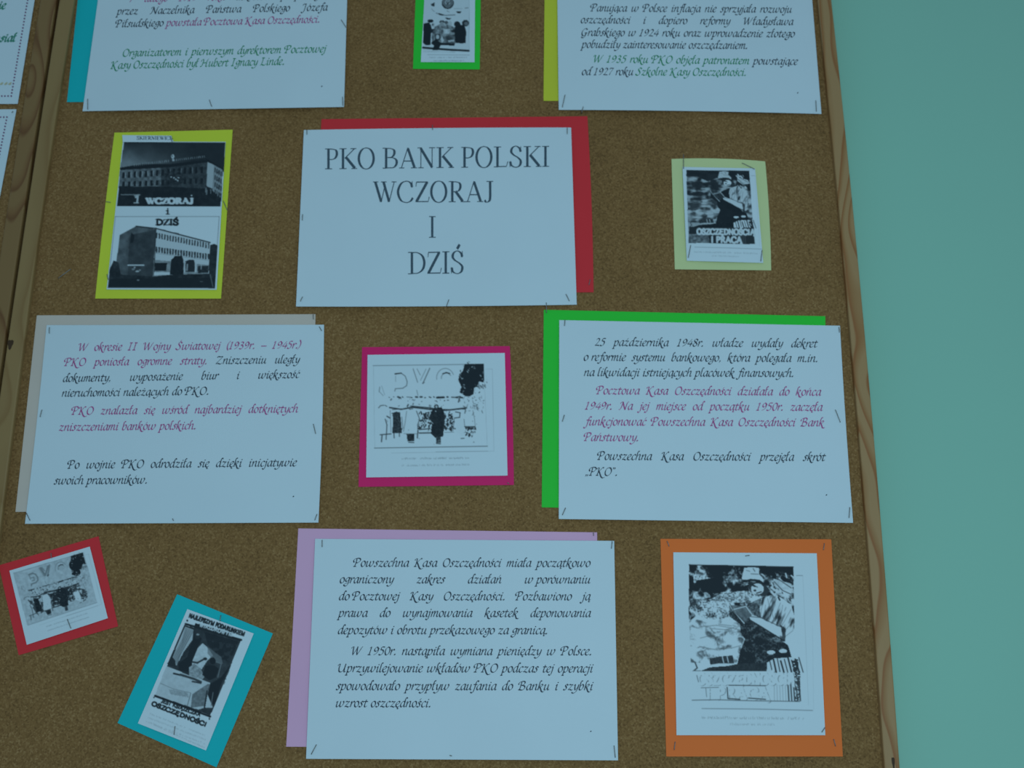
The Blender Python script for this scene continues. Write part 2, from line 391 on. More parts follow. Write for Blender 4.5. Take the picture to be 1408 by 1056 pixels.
CAL['ó'] = (40, CAL['o'][1] + [acute(20)]); CAL['ś'] = (32, CAL['s'][1] + [acute(16)]); CAL['ć'] = (34, CAL['c'][1] + [acute(18)])
CAL['ń'] = (46, CAL['n'][1] + [acute(20)]); CAL['ź'] = (42, CAL['z'][1] + [acute(20)]); CAL['ż'] = (42, CAL['z'][1] + ['20 54,24 57,25 54'])
CAL['ł'] = (26, CAL['l'][1] + ['-1 40,24 49']); CAL['ą'] = (42, CAL['a'][1] + [ogon(38)]); CAL['ę'] = (34, CAL['e'][1] + [ogon(24)])
CAL['Ś'] = (46, CAL['S'][1] + [acute(26, 68)])
CAL['i'] = (24, CAL['i'][1] + ['13 55,16 58,17 55']); CAL['j'] = (22, CAL['j'][1] + ['14 55,17 58,18 55'])
# upright roman capitals: strokes tagged n (nib), T (thick), t (thin)
OO = ','.join(f'{36+29*math.sin(k*math.tau/16):.1f} {33+34*math.cos(k*math.tau/16):.1f}' for k in range(17))
ROM = {
'P': (56, ['n16 65,16 1', 'n16 64,31 64,45 60,49 48,43 36,31 31,20 31'], ['3 65,22 65', '3 1,30 1']),
'K': (72, ['n17 65,17 1', 't61 64,24 34', 'T29 37,64 2'], ['3 65,31 65', '3 1,31 1', '46 65,69 65', '50 1,72 1']),
'O': (72, ['n' + OO], []),
'B': (67, ['n17 65,17 1', 'n17 64,34 64,48 58,48 45,38 36,22 35', 'n22 35,44 34,57 26,57 13,46 3,30 2,17 2'], ['3 65,20 65', '3 1,20 1']),
'A': (72, ['t10 2,35 66', 'T35 64,61 2', 't18 23,51 23'], ['1 1,21 1', '47 1,71 1']),
'N': (72, ['t14 64,14 1', 'T13 64,58 2', 't58 65,58 0'], ['1 65,16 65', '3 1,25 1', '46 65,70 65']),
'L': (61, ['n17 65,17 1', 't17 2,52 2,58 18'], ['3 65,31 65', '3 1,20 1']),
'S': (56, ['n47 49,42 60,28 67,14 61,10 49,19 39,36 30,47 19,43 5,28 -1,11 5,6 17'], ['47 66,47 48', '5 19,5 0']),
'I': (33, ['n16 65,16 1'], ['3 65,30 65', '3 1,30 1']),
'W': (94, ['T10 65,33 2', 't33 1,49 58', 'T42 65,64 2', 't64 1,84 65'], ['1 65,22 65', '32 65,54 65', '74 65,93 65']),
'C': (67, ['n60 48,54 61,38 67,18 60,6 40,7 22,18 5,38 -1,54 4,63 14'], ['60 67,61 47']),
'Z': (61, ['t10 64,55 64', 'T52 64,10 2', 't6 2,56 2,60 17'], ['10 64,8 50']),
'R': (67, ['n17 65,17 1', 'n17 64,32 64,45 60,49 49,43 37,31 33,20 33', 'T30 34,58 2'], ['3 65,22 65', '3 1,30 1', '50 1,68 1']),
'J': (39, ['n26 65,26 14,21 2,11 -1,5 5'], ['12 65,38 65', '4 4,8 6']),
'D': (72, ['n18 65,18 1', 'n18 64,38 64,58 54,66 34,60 14,42 3,18 2'], ['3 65,20 65', '3 1,20 1']),
'E': (61, ['n17 65,17 1', 't17 64,54 64', 't17 35,45 35', 't17 2,54 2'], ['54 65,55 50', '54 1,58 17', '45 42,45 28', '3 65,17 65', '3 1,17 1']),
'M': (89, ['t14 64,14 1', 'T14 64,43 4', 't43 3,72 64', 'n73 65,73 1'], ['3 65,18 65', '3 1,24 1', '70 65,86 65', '60 1,86 1']),
'Y': (72, ['T12 64,36 32', 't58 64,36 32', 'n36 32,36 1'], ['2 65,24 65', '48 65,70 65', '24 1,48 1']),
'U': (72, ['n15 65,15 20,24 3,38 -1,52 3,58 20', 't59 65,59 20'], ['3 65,28 65', '48 65,70 65']),
'T': (61, ['n30 64,30 1', 't5 64,56 64'], ['5 65,4 48', '56 65,57 48', '18 1,42 1']),
'i': (28, ['n14 44,14 1', 'n14 60,14 56'], ['4 44,14 44', '3 1,25 1'])}
ROM['Ś'] = (56, ROM['S'][1] + ['T27 73,37 86'], ROM['S'][2]); ROM['Ż'] = (61, ROM['Z'][1] + ['T30 74,34 78'], ROM['Z'][2])
ROM['Ą'] = (72, ROM['A'][1] + ['t62 2,54 -8,60 -14,68 -11'], ROM['A'][2]); ROM['Ę'] = (61, ROM['E'][1] + ['t48 2,42 -8,47 -14,55 -11'], ROM['E'][2])

def spline(p, sub=4):
    p = np.array(p, float)
    if len(p) < 3: return np.array([p[0] + (p[-1] - p[0]) * t for t in np.linspace(0, 1, 3)])
    q = np.vstack([2 * p[0] - p[1], p, 2 * p[-1] - p[-2]]); out = []
    for i in range(1, len(q) - 2):
        for t in np.arange(sub) / sub:
            out.append(.5 * (2 * q[i] + (q[i + 1] - q[i - 1]) * t + (2 * q[i - 1] - 5 * q[i] + 4 * q[i + 1] - q[i + 2]) * t ** 2 + (3 * q[i] - q[i - 1] - 3 * q[i + 1] + q[i + 2]) * t ** 3))
    out.append(p[-1]); return np.array(out)
def ribbon(p, wfun, cap=0.3):
    """polyline -> left/right offsets"""
    t = np.gradient(p, axis=0); L = np.hypot(t[:, 0], t[:, 1]) + 1e-9; t = t / L[:, None]
    n = np.stack([-t[:, 1], t[:, 0]], 1); w = wfun(t) / 2
    p = p.copy(); p[0] -= t[0] * w[0] * cap; p[-1] += t[-1] * w[-1] * cap
    return p + n * w[:, None], p - n * w[:, None]
NIB = math.radians(42)
def cal_w(w, m): return lambda t: np.maximum(m, np.abs(np.cos(NIB) * t[:, 1] - np.sin(NIB) * t[:, 0]) * w)
GC = {}
def glyph(ch, style, wt=1.0):
    k = (ch, style, wt)
    if k in GC: return GC[k]
    out = []
    if style == 'cal' and ch in CAL:
        adv, st = CAL[ch]
        for s in st:
            p = spline(P_(s)); a, b_ = ribbon(p, cal_w(10.6 * wt, 3.2 * wt))
            for q in (a, b_): q[:, 0] += 0.175 * q[:, 1]
            out.append((a, b_))
    elif style == 'rom' and ch in ROM:
        adv, st, se = ROM[ch]
        for s in st:
            kd, pts = s[0], P_(s[1:]); p = spline(pts, 5)
            fw = {'n': lambda t: np.maximum(2.8 * wt, np.abs(t[:, 1]) * 9.2 * wt), 'T': lambda t: 9.4 * wt + 0 * t[:, 0], 't': lambda t: 3.2 * min(wt, 1.3) + 0 * t[:, 0]}[kd]
            if kd == 't' and len(pts) == 3: p = np.array(pts)
            out.append(ribbon(p, fw, 0))
        for s in se: out.append(ribbon(spline(P_(s)), lambda t: 2.6 + 0 * t[:, 0], 0))
    else: return (27, [])
    GC[k] = (adv, out); return GC[k]

class Letters:
    def __init__(s): s.V = []; s.F = []; s.n = 0
    def put(s, sheet, ch, style, x, fx, fy, ex, ey, wt=1.0, off=0.00022):
        adv, st = glyph(ch, style, wt)
        for a, b_ in st:
            P = np.vstack([a, b_]) / 100.0
            X = x + P[:, 0] * ex
            px = fx(X, P[:, 1] * ey); py = fy(X, P[:, 1] * ey)
            s.V.append(sheet.on(px, py, off)); k = len(a)
            s.F += [(s.n + i, s.n + k + i, s.n + k + i + 1, s.n + i + 1) for i in range(k - 1)]
            s.n += 2 * k
    def build(s, name, m, parent, label=None):
        if not s.V: return
        o = mesh(name, np.vstack(s.V), s.F, m, parent)
        tag(o, label, kind='stuff'); return o
def adv_of(ch, style): return glyph(ch, style)[0] if ch not in ' ~' else (24 if ch == '~' else 25)
def setline(sheet, runs, x0, y0, x1, y1, em, style='cal', ey=None, wt=1.0, fit=False):
    """runs: [(Letters, text)...]; the baseline runs x0,y0 -> x1,y1 in picture pixels; word spaces take up the slack"""
    text = ''.join(t for _, t in runs); ey = ey or em
    tot = sum(adv_of(c, style) for c in text if c != ' ') * em / 100; nsp = text.count(' ')
    L = x1 - x0; sp = (L - tot) / nsp if nsp else 0; sx = 1.0
    if fit or nsp == 0 or sp < 0.22 * em:
        sx = L / (tot + nsp * 0.25 * em); sp = 0.25 * em * sx
    sl = (y1 - y0) / L
    fx = lambda X, h: X + h * 0.0; fy = lambda X, h: y0 + (X - x0) * sl - h
    x = x0
    for Lt, t in runs:
        for ch in t:
            if ch == ' ': x += sp; continue
            if ch != '~': Lt.put(sheet, ch, style, x, fx, fy, em * sx, ey, wt)
            x += adv_of(ch, style) * em * sx / 100

# ------------------------------------------------------------------ the text sheets
def text_sheet(q, mt, label, lines, cat='paper sheet', name='text_sheet', dots=(), d=0.0022, seed=0, edge=None, lift=0.0022, grp=None):
    """lines: [ [(ink, text)...], x0,y0,x1,y1, em ]"""
    s = Sheet(q, d, lift, edge, seed)
    o = s.build(name, mt); tag(o, label, cat, grp)
    L = {}
    for ln_ in lines:
        runs = [(L.setdefault(k, Letters()), t) for k, t in ln_[0]]
        setline(s, runs, *ln_[1:])
    for (x, y) in dots:
        L.setdefault('k', Letters()).put(s, '.', 'cal', x, lambda X, h: X, lambda X, h: y - h, 15, 15)
    for k, (mm, lab) in {'k': (M_ink, 'black chancery italic lettering'), 'm': (M_mag, 'magenta chancery italic lettering'), 'g': (M_grn, 'green chancery italic lettering')}.items():
        if k in L: L[k].build('lettering', mm, o, lab)
    return s, o
def card(q, mt, label, d=0.0006, seed=0, cat='coloured card', name='backing_card', edge=None, lift=0.0006):
    s = Sheet(q, d, lift, edge, seed, (1, 1)); o = s.build(name, mt); tag(o, label, cat); return s, o

card([(120, -125), (472, -128), (466, 139), (92, 140.3)], M_teal, 'large turquoise backing card behind the top left text sheet', seed=1)
text_sheet([(152, -125), (481, -128), (473, 147), (113.5, 152.8)], M_white, 'white text sheet about the first director, top left on the turquoise card', [
    [[('m', '7 lutego 1919 roku'), ('k', ' dekretem podpisanym')], 177, 2.8, 449, -3, 15],
    [[('k', 'przez Naczelnika Państwa Polskiego Józefa')], 160.5, 20, 450, 14.2, 15.1],
    [[('k', 'Piłsudskiego'), ('m', ' powstała Pocztowa Kasa Oszczędności.')], 159, 37.3, 439.5, 30.8, 14.9],
    [[('g', 'Organizatorem i pierwszym dyrektorem Pocztowej')], 168, 77.6, 448, 71.6, 15.5],
    [[('g', 'Kasy Oszczędności był Hubert Ignacy Linde.')], 152, 94.6, 391, 88.8, 15.8]], seed=2, lift=0.0036, dots=[(441, 119)])
card([(750, -120), (1090, -120), (1100, 140), (747.3, 138.6)], M_yellow, 'bright yellow backing card behind the top right text sheet', seed=3)
text_sheet([(765, -120), (1107, -120), (1129.5, 156.6), (768.3, 151)], M_white, 'white text sheet about the 1924 reform, top right on the yellow card', [
    [[('k', 'Panująca w Polsce inflacja nie sprzyjała rozwoju')], 812, 15.3, 1088.5, 17.3, 15.2],
    [[('k', 'oszczędności i dopiero reformy Władysława')], 798, 31.6, 1090.5, 34.3, 15.4],
    [[('k', 'Grabskiego w 1924 roku oraz wprowadzenie złotego')], 798.5, 49, 1092.5, 51, 15.5],
    [[('k', 'pobudziły zainteresowanie oszczędzaniem.')], 799.5, 65.5, 1028, 67, 15.6],
    [[('g', 'W 1935 roku PKO objęła patronatem'), ('k', ' powstające')], 815, 85.5, 1096.5, 89, 15.7],
    [[('k', 'od 1927 roku'), ('g', ' Szkolne Kasy Oszczędności.')], 799.5, 103, 1026, 104, 15.8]], seed=4, lift=0.0036, dots=[(1095.5, 128)], edge={'b': -1.2})
card([(50.6, 433.6), (433.8, 432), (430, 702), (21.2, 703.8)], M_peach, 'pale peach backing card behind the left middle text sheet', seed=5)
text_sheet([(64, 447), (445.5, 446.5), (437.8, 718.5), (34.3, 720.2)], M_white, 'white text sheet about the war years, left middle on the peach card', [
    [[('m', 'W okresie II Wojny Światowej (1939r. – 1945r.)')], 107, 482.3, 413.5, 478.8, 16.1],
    [[('m', 'PKO poniosła ogromne straty.'), ('k', ' Zniszczeniu uległy')], 88.5, 503, 411.5, 499, 16.2],
    [[('k', 'dokumenty, wyposażenie biur i większość')], 86, 525, 411.5, 519.4, 16.3],
    [[('k', 'nieruchomości należących do PKO.')], 84.5, 545.3, 287, 542.4, 16.4],
    [[('m', 'PKO znalazła się wśród najbardziej dotkniętych')], 98.5, 570, 409.5, 566.8, 16.5],
    [[('m', 'zniszczeniami banków polskich.')], 80.5, 592.2, 269.5, 590, 16.6],
    [[('k', 'Po wojnie PKO odrodziła się dzięki inicjatywie')], 93, 644.2, 407.5, 640.8, 16.9],
    [[('k', 'swoich pracowników.')], 74, 665.8, 202.5, 664.6, 17]], seed=6, dots=[(402, 683)], edge={'r': 1.5, 'l': 1})
card([(747.7, 425.9), (1134.8, 434.8), (1138, 704), (744.9, 697.6)], M_green, 'large bright green backing card behind the right middle text sheet', seed=7)
text_sheet([(769, 440.1), (1155, 447.9), (1173.1, 718.9), (768.3, 713.6)], M_white, 'white text sheet about the 1948 decree, right middle on the green card', [
    [[('k', '25 października 1948r. władze wydały dekret')], 817.5, 475.2, 1123.5, 477.4, 16.5],
    [[('k', 'o~reformie systemu bankowego, która polegała m.in.')], 802, 495.7, 1124.5, 497.6, 16.6],
    [[('k', 'na~likwidacji istniejących placówek finansowych.')], 802.5, 516.8, 1091.5, 518, 16.7],
    [[('m', 'Pocztowa Kasa Oszczędności działała do końca')], 820, 541.8, 1128.5, 543.8, 16.8],
    [[('m', '1949r. Na jej miejsce od początku 1950r. zaczęła')], 804, 562.9, 1130.5, 564.7, 16.9],
    [[('m', 'funkcjonować Powszechna Kasa Oszczędności Bank')], 804, 584.6, 1133, 586, 17],
    [[('m', 'Państwowy.')], 803, 606, 878, 606.4, 17],
    [[('k', 'Powszechna Kasa Oszczędności przejęła skrót')], 821.5, 632, 1134.5, 633.6, 17.1],
    [[('k', '„PKO”.')], 804, 653.6, 849, 654, 17.2]], seed=8, dots=[(1135, 681)], edge={'r': -1})
card([(410.2, 726.6), (821, 732), (824, 1029), (393.5, 1026.7)], M_lilac, 'large lilac backing card behind the bottom text sheet', seed=9)
text_sheet([(433.3, 740.8), (844.5, 743.7), (849.8, 1045.5), (420.8, 1043.4)], M_white, 'white text sheet all in black, bottom centre on the lilac card', [
    [[('k', 'Powszechna Kasa Oszczędności miała początkowo')], 486, 779, 811.5, 779.3, 17.4],
    [[('k', 'ograniczony zakres działań w~porównaniu')], 466.5, 801.7, 811.5, 802, 17.5],
    [[('k', 'do~Pocztowej Kasy Oszczędności. Pozbawiono ją')], 465.5, 825, 811.5, 825.2, 17.6],
    [[('k', 'prawa do wynajmowania kasetek deponowania')], 465, 848, 812, 848.2, 17.7],
    [[('k', 'depozytów i obrotu przekazowego za granicą.')], 464, 871.6, 753, 871.8, 17.8],
    [[('k', 'W 1950r. nastąpiła wymiana pieniędzy w Polsce.')], 482, 900.4, 813.5, 900.7, 17.9],
    [[('k', 'Uprzywilejowanie wkładów PKO podczas tej operacji')], 463.5, 924, 815, 924.4, 18],
    [[('k', 'spowodowało przypływ zaufania do Banku i szybki')], 462, 948.5, 815, 948.8, 18.1],
    [[('k', 'wzrost oszczędności.')], 461, 972, 592.5, 972.2, 18.2]], seed=10, dots=[(811, 1006)])

# title
card([(442, 163.8), (807.7, 159.7), (816.2, 401.8), (430, 405)], M_red, 'large red backing card behind the title sheet', seed=11, edge={'r': 1.5})
ts = Sheet([(417.8, 178.8), (785.3, 175.3), (793, 418.9), (407, 421.4)], 0.0024, 0.0036, {'t': -1.0, 'b': 1.0}, 12)
to = ts.build('title_sheet', M_white); tag(to, 'white title sheet with four lines of big serif capitals on the red card', 'paper sheet')
TL_ = Letters()
for txt, x0, y0, x1, y1, ey in (('PKO BANK POLSKI', 446, 232.6, 756, 229, 42.8), ('WCZORAJ', 512.5, 278.3, 678.5, 277.5, 43.3),
                                ('I', 589, 326.7, 600, 326.7, 44.5), ('DZIŚ', 560, 377, 638.8, 375.6, 46)):
    setline(ts, [(TL_, txt)], x0, y0, x1, y1, 36, 'rom', ey, 1.0, fit=True)
TL_.build('lettering', M_ink_t, to, 'grey-black serif capitals')

# ------------------------------------------------------------------ printed pictures, drawn into the paper's own colour
def lattice(seed):
    return np.random.RandomState(seed).rand(64, 64)
def vnoise(x, y, seed):
    g = lattice(seed); xi = np.floor(x).astype(int); yi = np.floor(y).astype(int); fx = x - xi; fy = y - yi
    fx = fx * fx * (3 - 2 * fx); fy = fy * fy * (3 - 2 * fy)
    G = lambda i, j: g[(yi + j) % 64, (xi + i) % 64]
    return (G(0, 0) * (1 - fx) + G(1, 0) * fx) * (1 - fy) + (G(0, 1) * (1 - fx) + G(1, 1) * fx) * fy
def fbm(x, y, sc_, seed, o=3):
    r = 0; a = 1; t = 0
    for k in range(o): r = r + a * vnoise(x / sc_ * 2 ** k, y / sc_ * 2 ** k, seed + k); t += a; a *= .55
    return r / t
class Pic:
    def __init__(s, sheet, ox, oy, k, nx, ny):
        s.sheet = sheet; s.nx = nx; s.ny = ny
        u, v = np.meshgrid(np.linspace(0, 1, nx), np.linspace(0, 1, ny))
        x, y = sheet.pix(u, v); s.X = (x - ox) * k; s.Y = (y - oy) * k
        s.px = k * (np.hypot(*(np.array(sheet.q[0]) - np.array(sheet.q[1]))) / nx)
        s.G = np.ones((ny, nx))
    def fb(s, sc_, seed, o=3): return fbm(s.X + 900, s.Y + 900, sc_, seed, o)
    def mask(s, pts):
        p = P_(pts) if isinstance(pts, str) else pts
        m = np.zeros(s.X.shape, bool); j = len(p) - 1
        for i in range(len(p)):
            xi, yi = p[i]; xj, yj = p[j]
            if yi != yj:
                c = ((yi > s.Y) != (yj > s.Y)) & (s.X < (xj - xi) * (s.Y - yi) / (yj - yi) + xi); m ^= c
            j = i
        return m
    def put(s, m, val, a=1.0):
        s.G = np.where(m, s.G * (1 - a) + val * a, s.G) if np.ndim(m) and m.dtype == bool else s.G * (1 - m * a) + val * m * a
    def poly(s, pts, val, a=1.0, tex=0, sc_=12, seed=3):
        m = s.mask(pts); v = val + tex * (s.fb(sc_, seed) - .5) * 2 if tex else val
        s.put(m, np.clip(v, 0, 1), a)
    def ell(s, cx, cy, rx, ry, val, a=1.0): s.put(((s.X - cx) / rx) ** 2 + ((s.Y - cy) / ry) ** 2 < 1, val, a)
    def line(s, pts, w, val, a=1.0):
        p = P_(pts) if isinstance(pts, str) else pts
        for (x0, y0), (x1, y1) in zip(p[:-1], p[1:]):
            r = w / 2 + 2 * s.px
            bb = (s.X > min(x0, x1) - r) & (s.X < max(x0, x1) + r) & (s.Y > min(y0, y1) - r) & (s.Y < max(y0, y1) + r)
            X, Y = s.X[bb], s.Y[bb]; dx, dy = x1 - x0, y1 - y0
            t = np.clip(((X - x0) * dx + (Y - y0) * dy) / (dx * dx + dy * dy + 1e-9), 0, 1)
            dd = np.hypot(X - x0 - t * dx, Y - y0 - t * dy)
            c = np.clip((w / 2 - dd) / s.px + .5, 0, 1) * a
            s.G[bb] = s.G[bb] * (1 - c) + val * c
    def text(s, txt, x0, y0, x1, y1, h, w, val, a=1.0, style='sans', dx=0, dy=0, sheary=None):
        """capitals of height h on a baseline, heavy strokes"""
        tot = sum(ROM[c][0] if c in ROM else 30 for c in txt) / 66.0
        L = math.hypot(x1 - x0, y1 - y0); ux, uy = (x1 - x0) / L, (y1 - y0) / L; nx_, ny_ = uy, -ux
        sx = L / tot; x = 0
        for c in txt:
            if c in ROM:
                adv, st, se = ROM[c]
                for k in st + (['t' + q for q in se] if style == 'fat' else []):
                    p = spline(P_(k[1:]), 3) / 66.0
                    ww = w if style == 'sans' else (w if k[0] in 'nT' else w * .35)
                    s.line([(x0 + dx + (x + q[0] * sx) * ux + q[1] * h * nx_, y0 + dy + (x + q[0] * sx) * uy + q[1] * h * ny_) for q in p], ww, val, a)
                x += adv / 66.0 * sx
            else: x += 30 / 66.0 * sx
    def scribble(s, x0, y0, x1, y1, h, val, a, seed=1):
        """a line of faint type, too small to read"""
        rs = random.Random(seed); L = math.hypot(x1 - x0, y1 - y0); ux, uy = (x1 - x0) / L, (y1 - y0) / L; t = 0
        while t < L:
            if rs.random() < .86:
                b_ = h * rs.uniform(.3, .75); q = rs.uniform(-.3, .3) * h
                s.line([(x0 + t * ux + uy * b_, y0 + t * uy - ux * b_), (x0 + (t + q) * ux, y0 + (t + q) * uy)], h * .2, val, a)
                if rs.random() < .6: s.line([(x0 + t * ux, y0 + t * uy - b_ * rs.random()), (x0 + (t + h * .5) * ux, y0 + (t + h * .5) * uy - b_ * rs.random())], h * .16, val, a)
            t += h * .62
    def build(s, name, parent=None, tint=(1, 1, 1)):
        ink = np.array([0.012, 0.020, 0.026]); wh = np.array(WHITE)
        G = np.pad(s.G, 1, mode='edge')
        G = (G[:-2, 1:-1] + G[2:, 1:-1] + G[1:-1, :-2] + G[1:-1, 2:] + 2 * G[1:-1, 1:-1]) / 6
        g = np.clip(G, 0, 1)[..., None] ** 1.7
        return s.sheet.build(name, M_print, parent, s.nx, s.ny, ink * (1 - g) + wh * g)

# -- lime card with the two buildings
cs, co = card([(157.4, 182.4), (319.9, 178.3), (303.9, 410.5), (130.9, 410.5)], M_lime, 'lime yellow card with two black and white photos of buildings', cat='picture card', name='picture_card', seed=13, edge={'l': -1.0})
K = 4.143
sh = Sheet([(120 + 203 / K, 165 + 122 / K), (120 + 788 / K, 165 + 124 / K), (120 + 737 / K, 165 + 967 / K), (120 + 110 / K, 165 + 965 / K)], 0.0016, 0.0006)
p = Pic(sh, 120, 165, K, 220, 320)
top = '210 124,786 128,757 492,170 490'
p.poly(top, 0.08)
gx = np.clip(1 - (p.X - 190) / 420, 0, 1) * np.clip((p.Y - 120) / 120, 0.15, 1)
p.put(p.mask('210 124,786 128,780 280,186 285'), 0.07 + 0.42 * gx * (0.6 + .6 * p.fb(60, 5)) + 0.05 * p.fb(30, 9))
p.poly('186 272,300 252,480 250,690 225,786 285,786 300,684 240,480 268,186 292', 0.04)
p.poly('186 285,480 268,684 240,682 395,440 385,180 380', 0.17, 1, .12, 14, 7)
p.poly('186 285,420 272,420 378,180 380', 0.42, .8, .25, 12, 8)
for i in range(15):
    x = 200 + i * 32 - (i > 9) * 2; t = (x - 186) / 500; y = 300 - 36 * t
    p.poly([(x, y), (x + 13, y - 1), (x + 12, y + 34), (x - 1, y + 34)], 0.05 if i < 8 else 0.03)
    p.poly([(x + 15, y), (x + 21, y - 1), (x + 20, y + 30), (x + 14, y + 30)], 0.62 if i < 6 else (0.45 if i in (8, 10, 12) else 0.2), .8)
    y += 52 + 14 * t
    p.poly([(x, y), (x + 14, y), (x + 12, y + 30), (x - 1, y + 30)], 0.05)
    p.poly([(x + 15, y), (x + 21, y), (x + 20, y + 28), (x + 14, y + 28)], 0.5 if i < 5 else 0.22, .7)
p.poly('440 300,520 285,560 330,530 370,440 372', 0.12, .7, .2, 8, 12)
for (x, y) in ((478, 325), (495, 330), (505, 338), (520, 328), (515, 345)): p.ell(x, y, 6, 4, 0.75)
p.poly('684 238,722 256,716 392,680 378', 0.72); p.poly('722 256,772 284,764 448,712 402', 0.55)
for r_ in range(4):
    for k in range(4):
        x = 726 + k * 11; y = 270 + r_ * 42 + k * 7
        p.poly([(x, y), (x + 6, y + 3), (x + 5, y + 30), (x - 1, y + 27)], 0.08)
p.poly('180 378,440 380,682 390,712 402,764 450,758 492,170 490', 0.06, 1, .06, 20, 6)
for (x, y) in ((672, 400), (700, 408), (740, 420), (676, 412)): p.poly([(x, y - 14), (x + 8, y - 14), (x + 7, y + 14), (x, y + 14)], 0.5, .8)
rs = random.Random(5)
for i in range(36):
    t = i / 35
    if abs(t - .54) > .03: p.line([(268 + 400 * t, 262 - 50 * t), (268 + 400 * t + rs.uniform(-3, 3), 252 - 48 * t)], 4.5, 0.5 + .2 * rs.random(), .8)
p.ell(487, 208, 9, 12, 0.85); p.ell(489, 228, 5, 8, 0.8); p.ell(484, 206, 4, 5, 0.4)
for i in range(14): p.line([(192 + i * 8, 424 + (i % 3)), (197 + i * 8, 426)], 5, 0.65, .8)
p.line('276 440,288 436,284 470', 11, .8); p.line('266 472,292 472', 6, .8); p.line('268 432,296 428', 6, .7)
for dx in (0, 3, 6): p.text('WCZORAJ', 330 + dx, 476, 600 + dx, 476, 30, 9, .95, style='fat')
p.ell(594, 430, 5, 4, .8)
p.line('459 514,458 535', 8, .03); p.line('450 517,459 515', 5, .03); p.line('449 536,468 536', 4, .03); p.ell(459, 505, 4.5, 4, .03)
p.line('158 550,752 550', 2.2, .35); p.line('160 550,118 955', 2.2, .4); p.line('752 550,722 955', 2.2, .35)
for dx in (0, 2): p.text('DZIŚ', 387 + dx, 598, 520 + dx, 598, 32, 8.5, 0.02, style='fat')
p.poly('185 655,278 605,392 622,378 892,150 905,172 760', 0.30, 1, .14, 30, 21)
p.poly('240 655,392 625,380 890,230 890', 0.14, .7, .1, 26, 22)
p.poly('250 640,268 660,262 700,244 700', 0.06)
p.poly('392 622,700 700,694 832,380 800', 0.86)
p.poly('380 796,694 826,690 885,372 890', 0.55, 1, .15, 12, 2)
p.line('278 605,392 618,700 698', 6, 0.05); p.line('392 615,380 885', 4, .1)
p.line('425 626,445 630', 6, .15); p.line('495 643,520 648', 6, .2)
for i in range(20):
    t = i / 19; x = 396 + 296 * t; y = 642 + 58 * t
    p.poly([(x - 5 + 1.5 * t, y), (x + 4 - t, y + 1), (x + 3, y + 32), (x - 5, y + 32)], 0.13, .9)
    y = 722 + 40 * t
    p.poly([(x - 6, y), (x + 4, y + 1), (x + 3, y + 33), (x - 6, y + 33)], 0.1, .9)
    p.line([(x - 7, y + 37), (x + 6, y + 38)], 2, .5)
p.poly('386 815,455 815,450 860,384 860', 0.04); p.poly('380 868,470 868,470 884,380 884', .9)
p.poly('476 800,500 775,540 775,548 800,548 880,470 880', 0.05, 1, .05, 8, 3)
p.poly('560 805,580 795,610 798,614 865,560 865', 0.10); p.poly('565 820,575 820,572 860,562 860', .6)
p.poly('552 800,560 800,556 870,548 870', .8); p.poly('614 805,624 806,622 868,612 868', .85)
p.poly('630 830,690 832,690 870,630 872', 0.12, 1, .1, 8, 4); p.line('626 815,688 822', 9, .85); p.line('650 825,648 850', 4, .8)
p.poly('700 712,724 705,742 715,728 960,690 960,694 800', 0.10, 1, .08, 14, 5)
p.poly('118 955,128 850,150 800,178 812,190 880,374 892,470 882,690 876,734 860,722 957', 0.10, 1, .10, 22, 6)
p.poly('118 955,130 905,400 900,730 900,722 957', 0.05, .8)
p.line('232 827,322 827', 7, .92)
for (x, y, a_) in ((262, 850, 9), (285, 862, 11), (300, 855, 6), (270, 840, 5)): p.ell(x, y, a_, 5, .45 + .3 * rs.random())
p.ell(290, 912, 8, 4, .5); p.ell(650, 920, 9, 3, .3); p.line('700 880,716 950', 5, .4)
p.line('118 955,722 957', 4, .3)
p.build('photo_sheet', co)['label'] = 'white sheet with an old office building above and a newer one below'
s2 = Sheet([(120 + 199 / K, 165 + 86 / K), (120 + 478 / K, 165 + 89 / K), (120 + 492 / K, 165 + 126 / K), (120 + 202 / K, 165 + 125 / K)], 0.0022, 0.0003)
o2 = s2.build('name_strip', M_white, co, 12, 4); LL = Letters()
setline(s2, [(LL, 'SKIERNIEWICE')], 120 + 281 / K, 165 + 112 / K, 120 + 486 / K, 165 + 113 / K, 6, 'rom', 7.4, 1.35, fit=True)
LL.build('lettering', M_ink, o2, 'small black capitals')

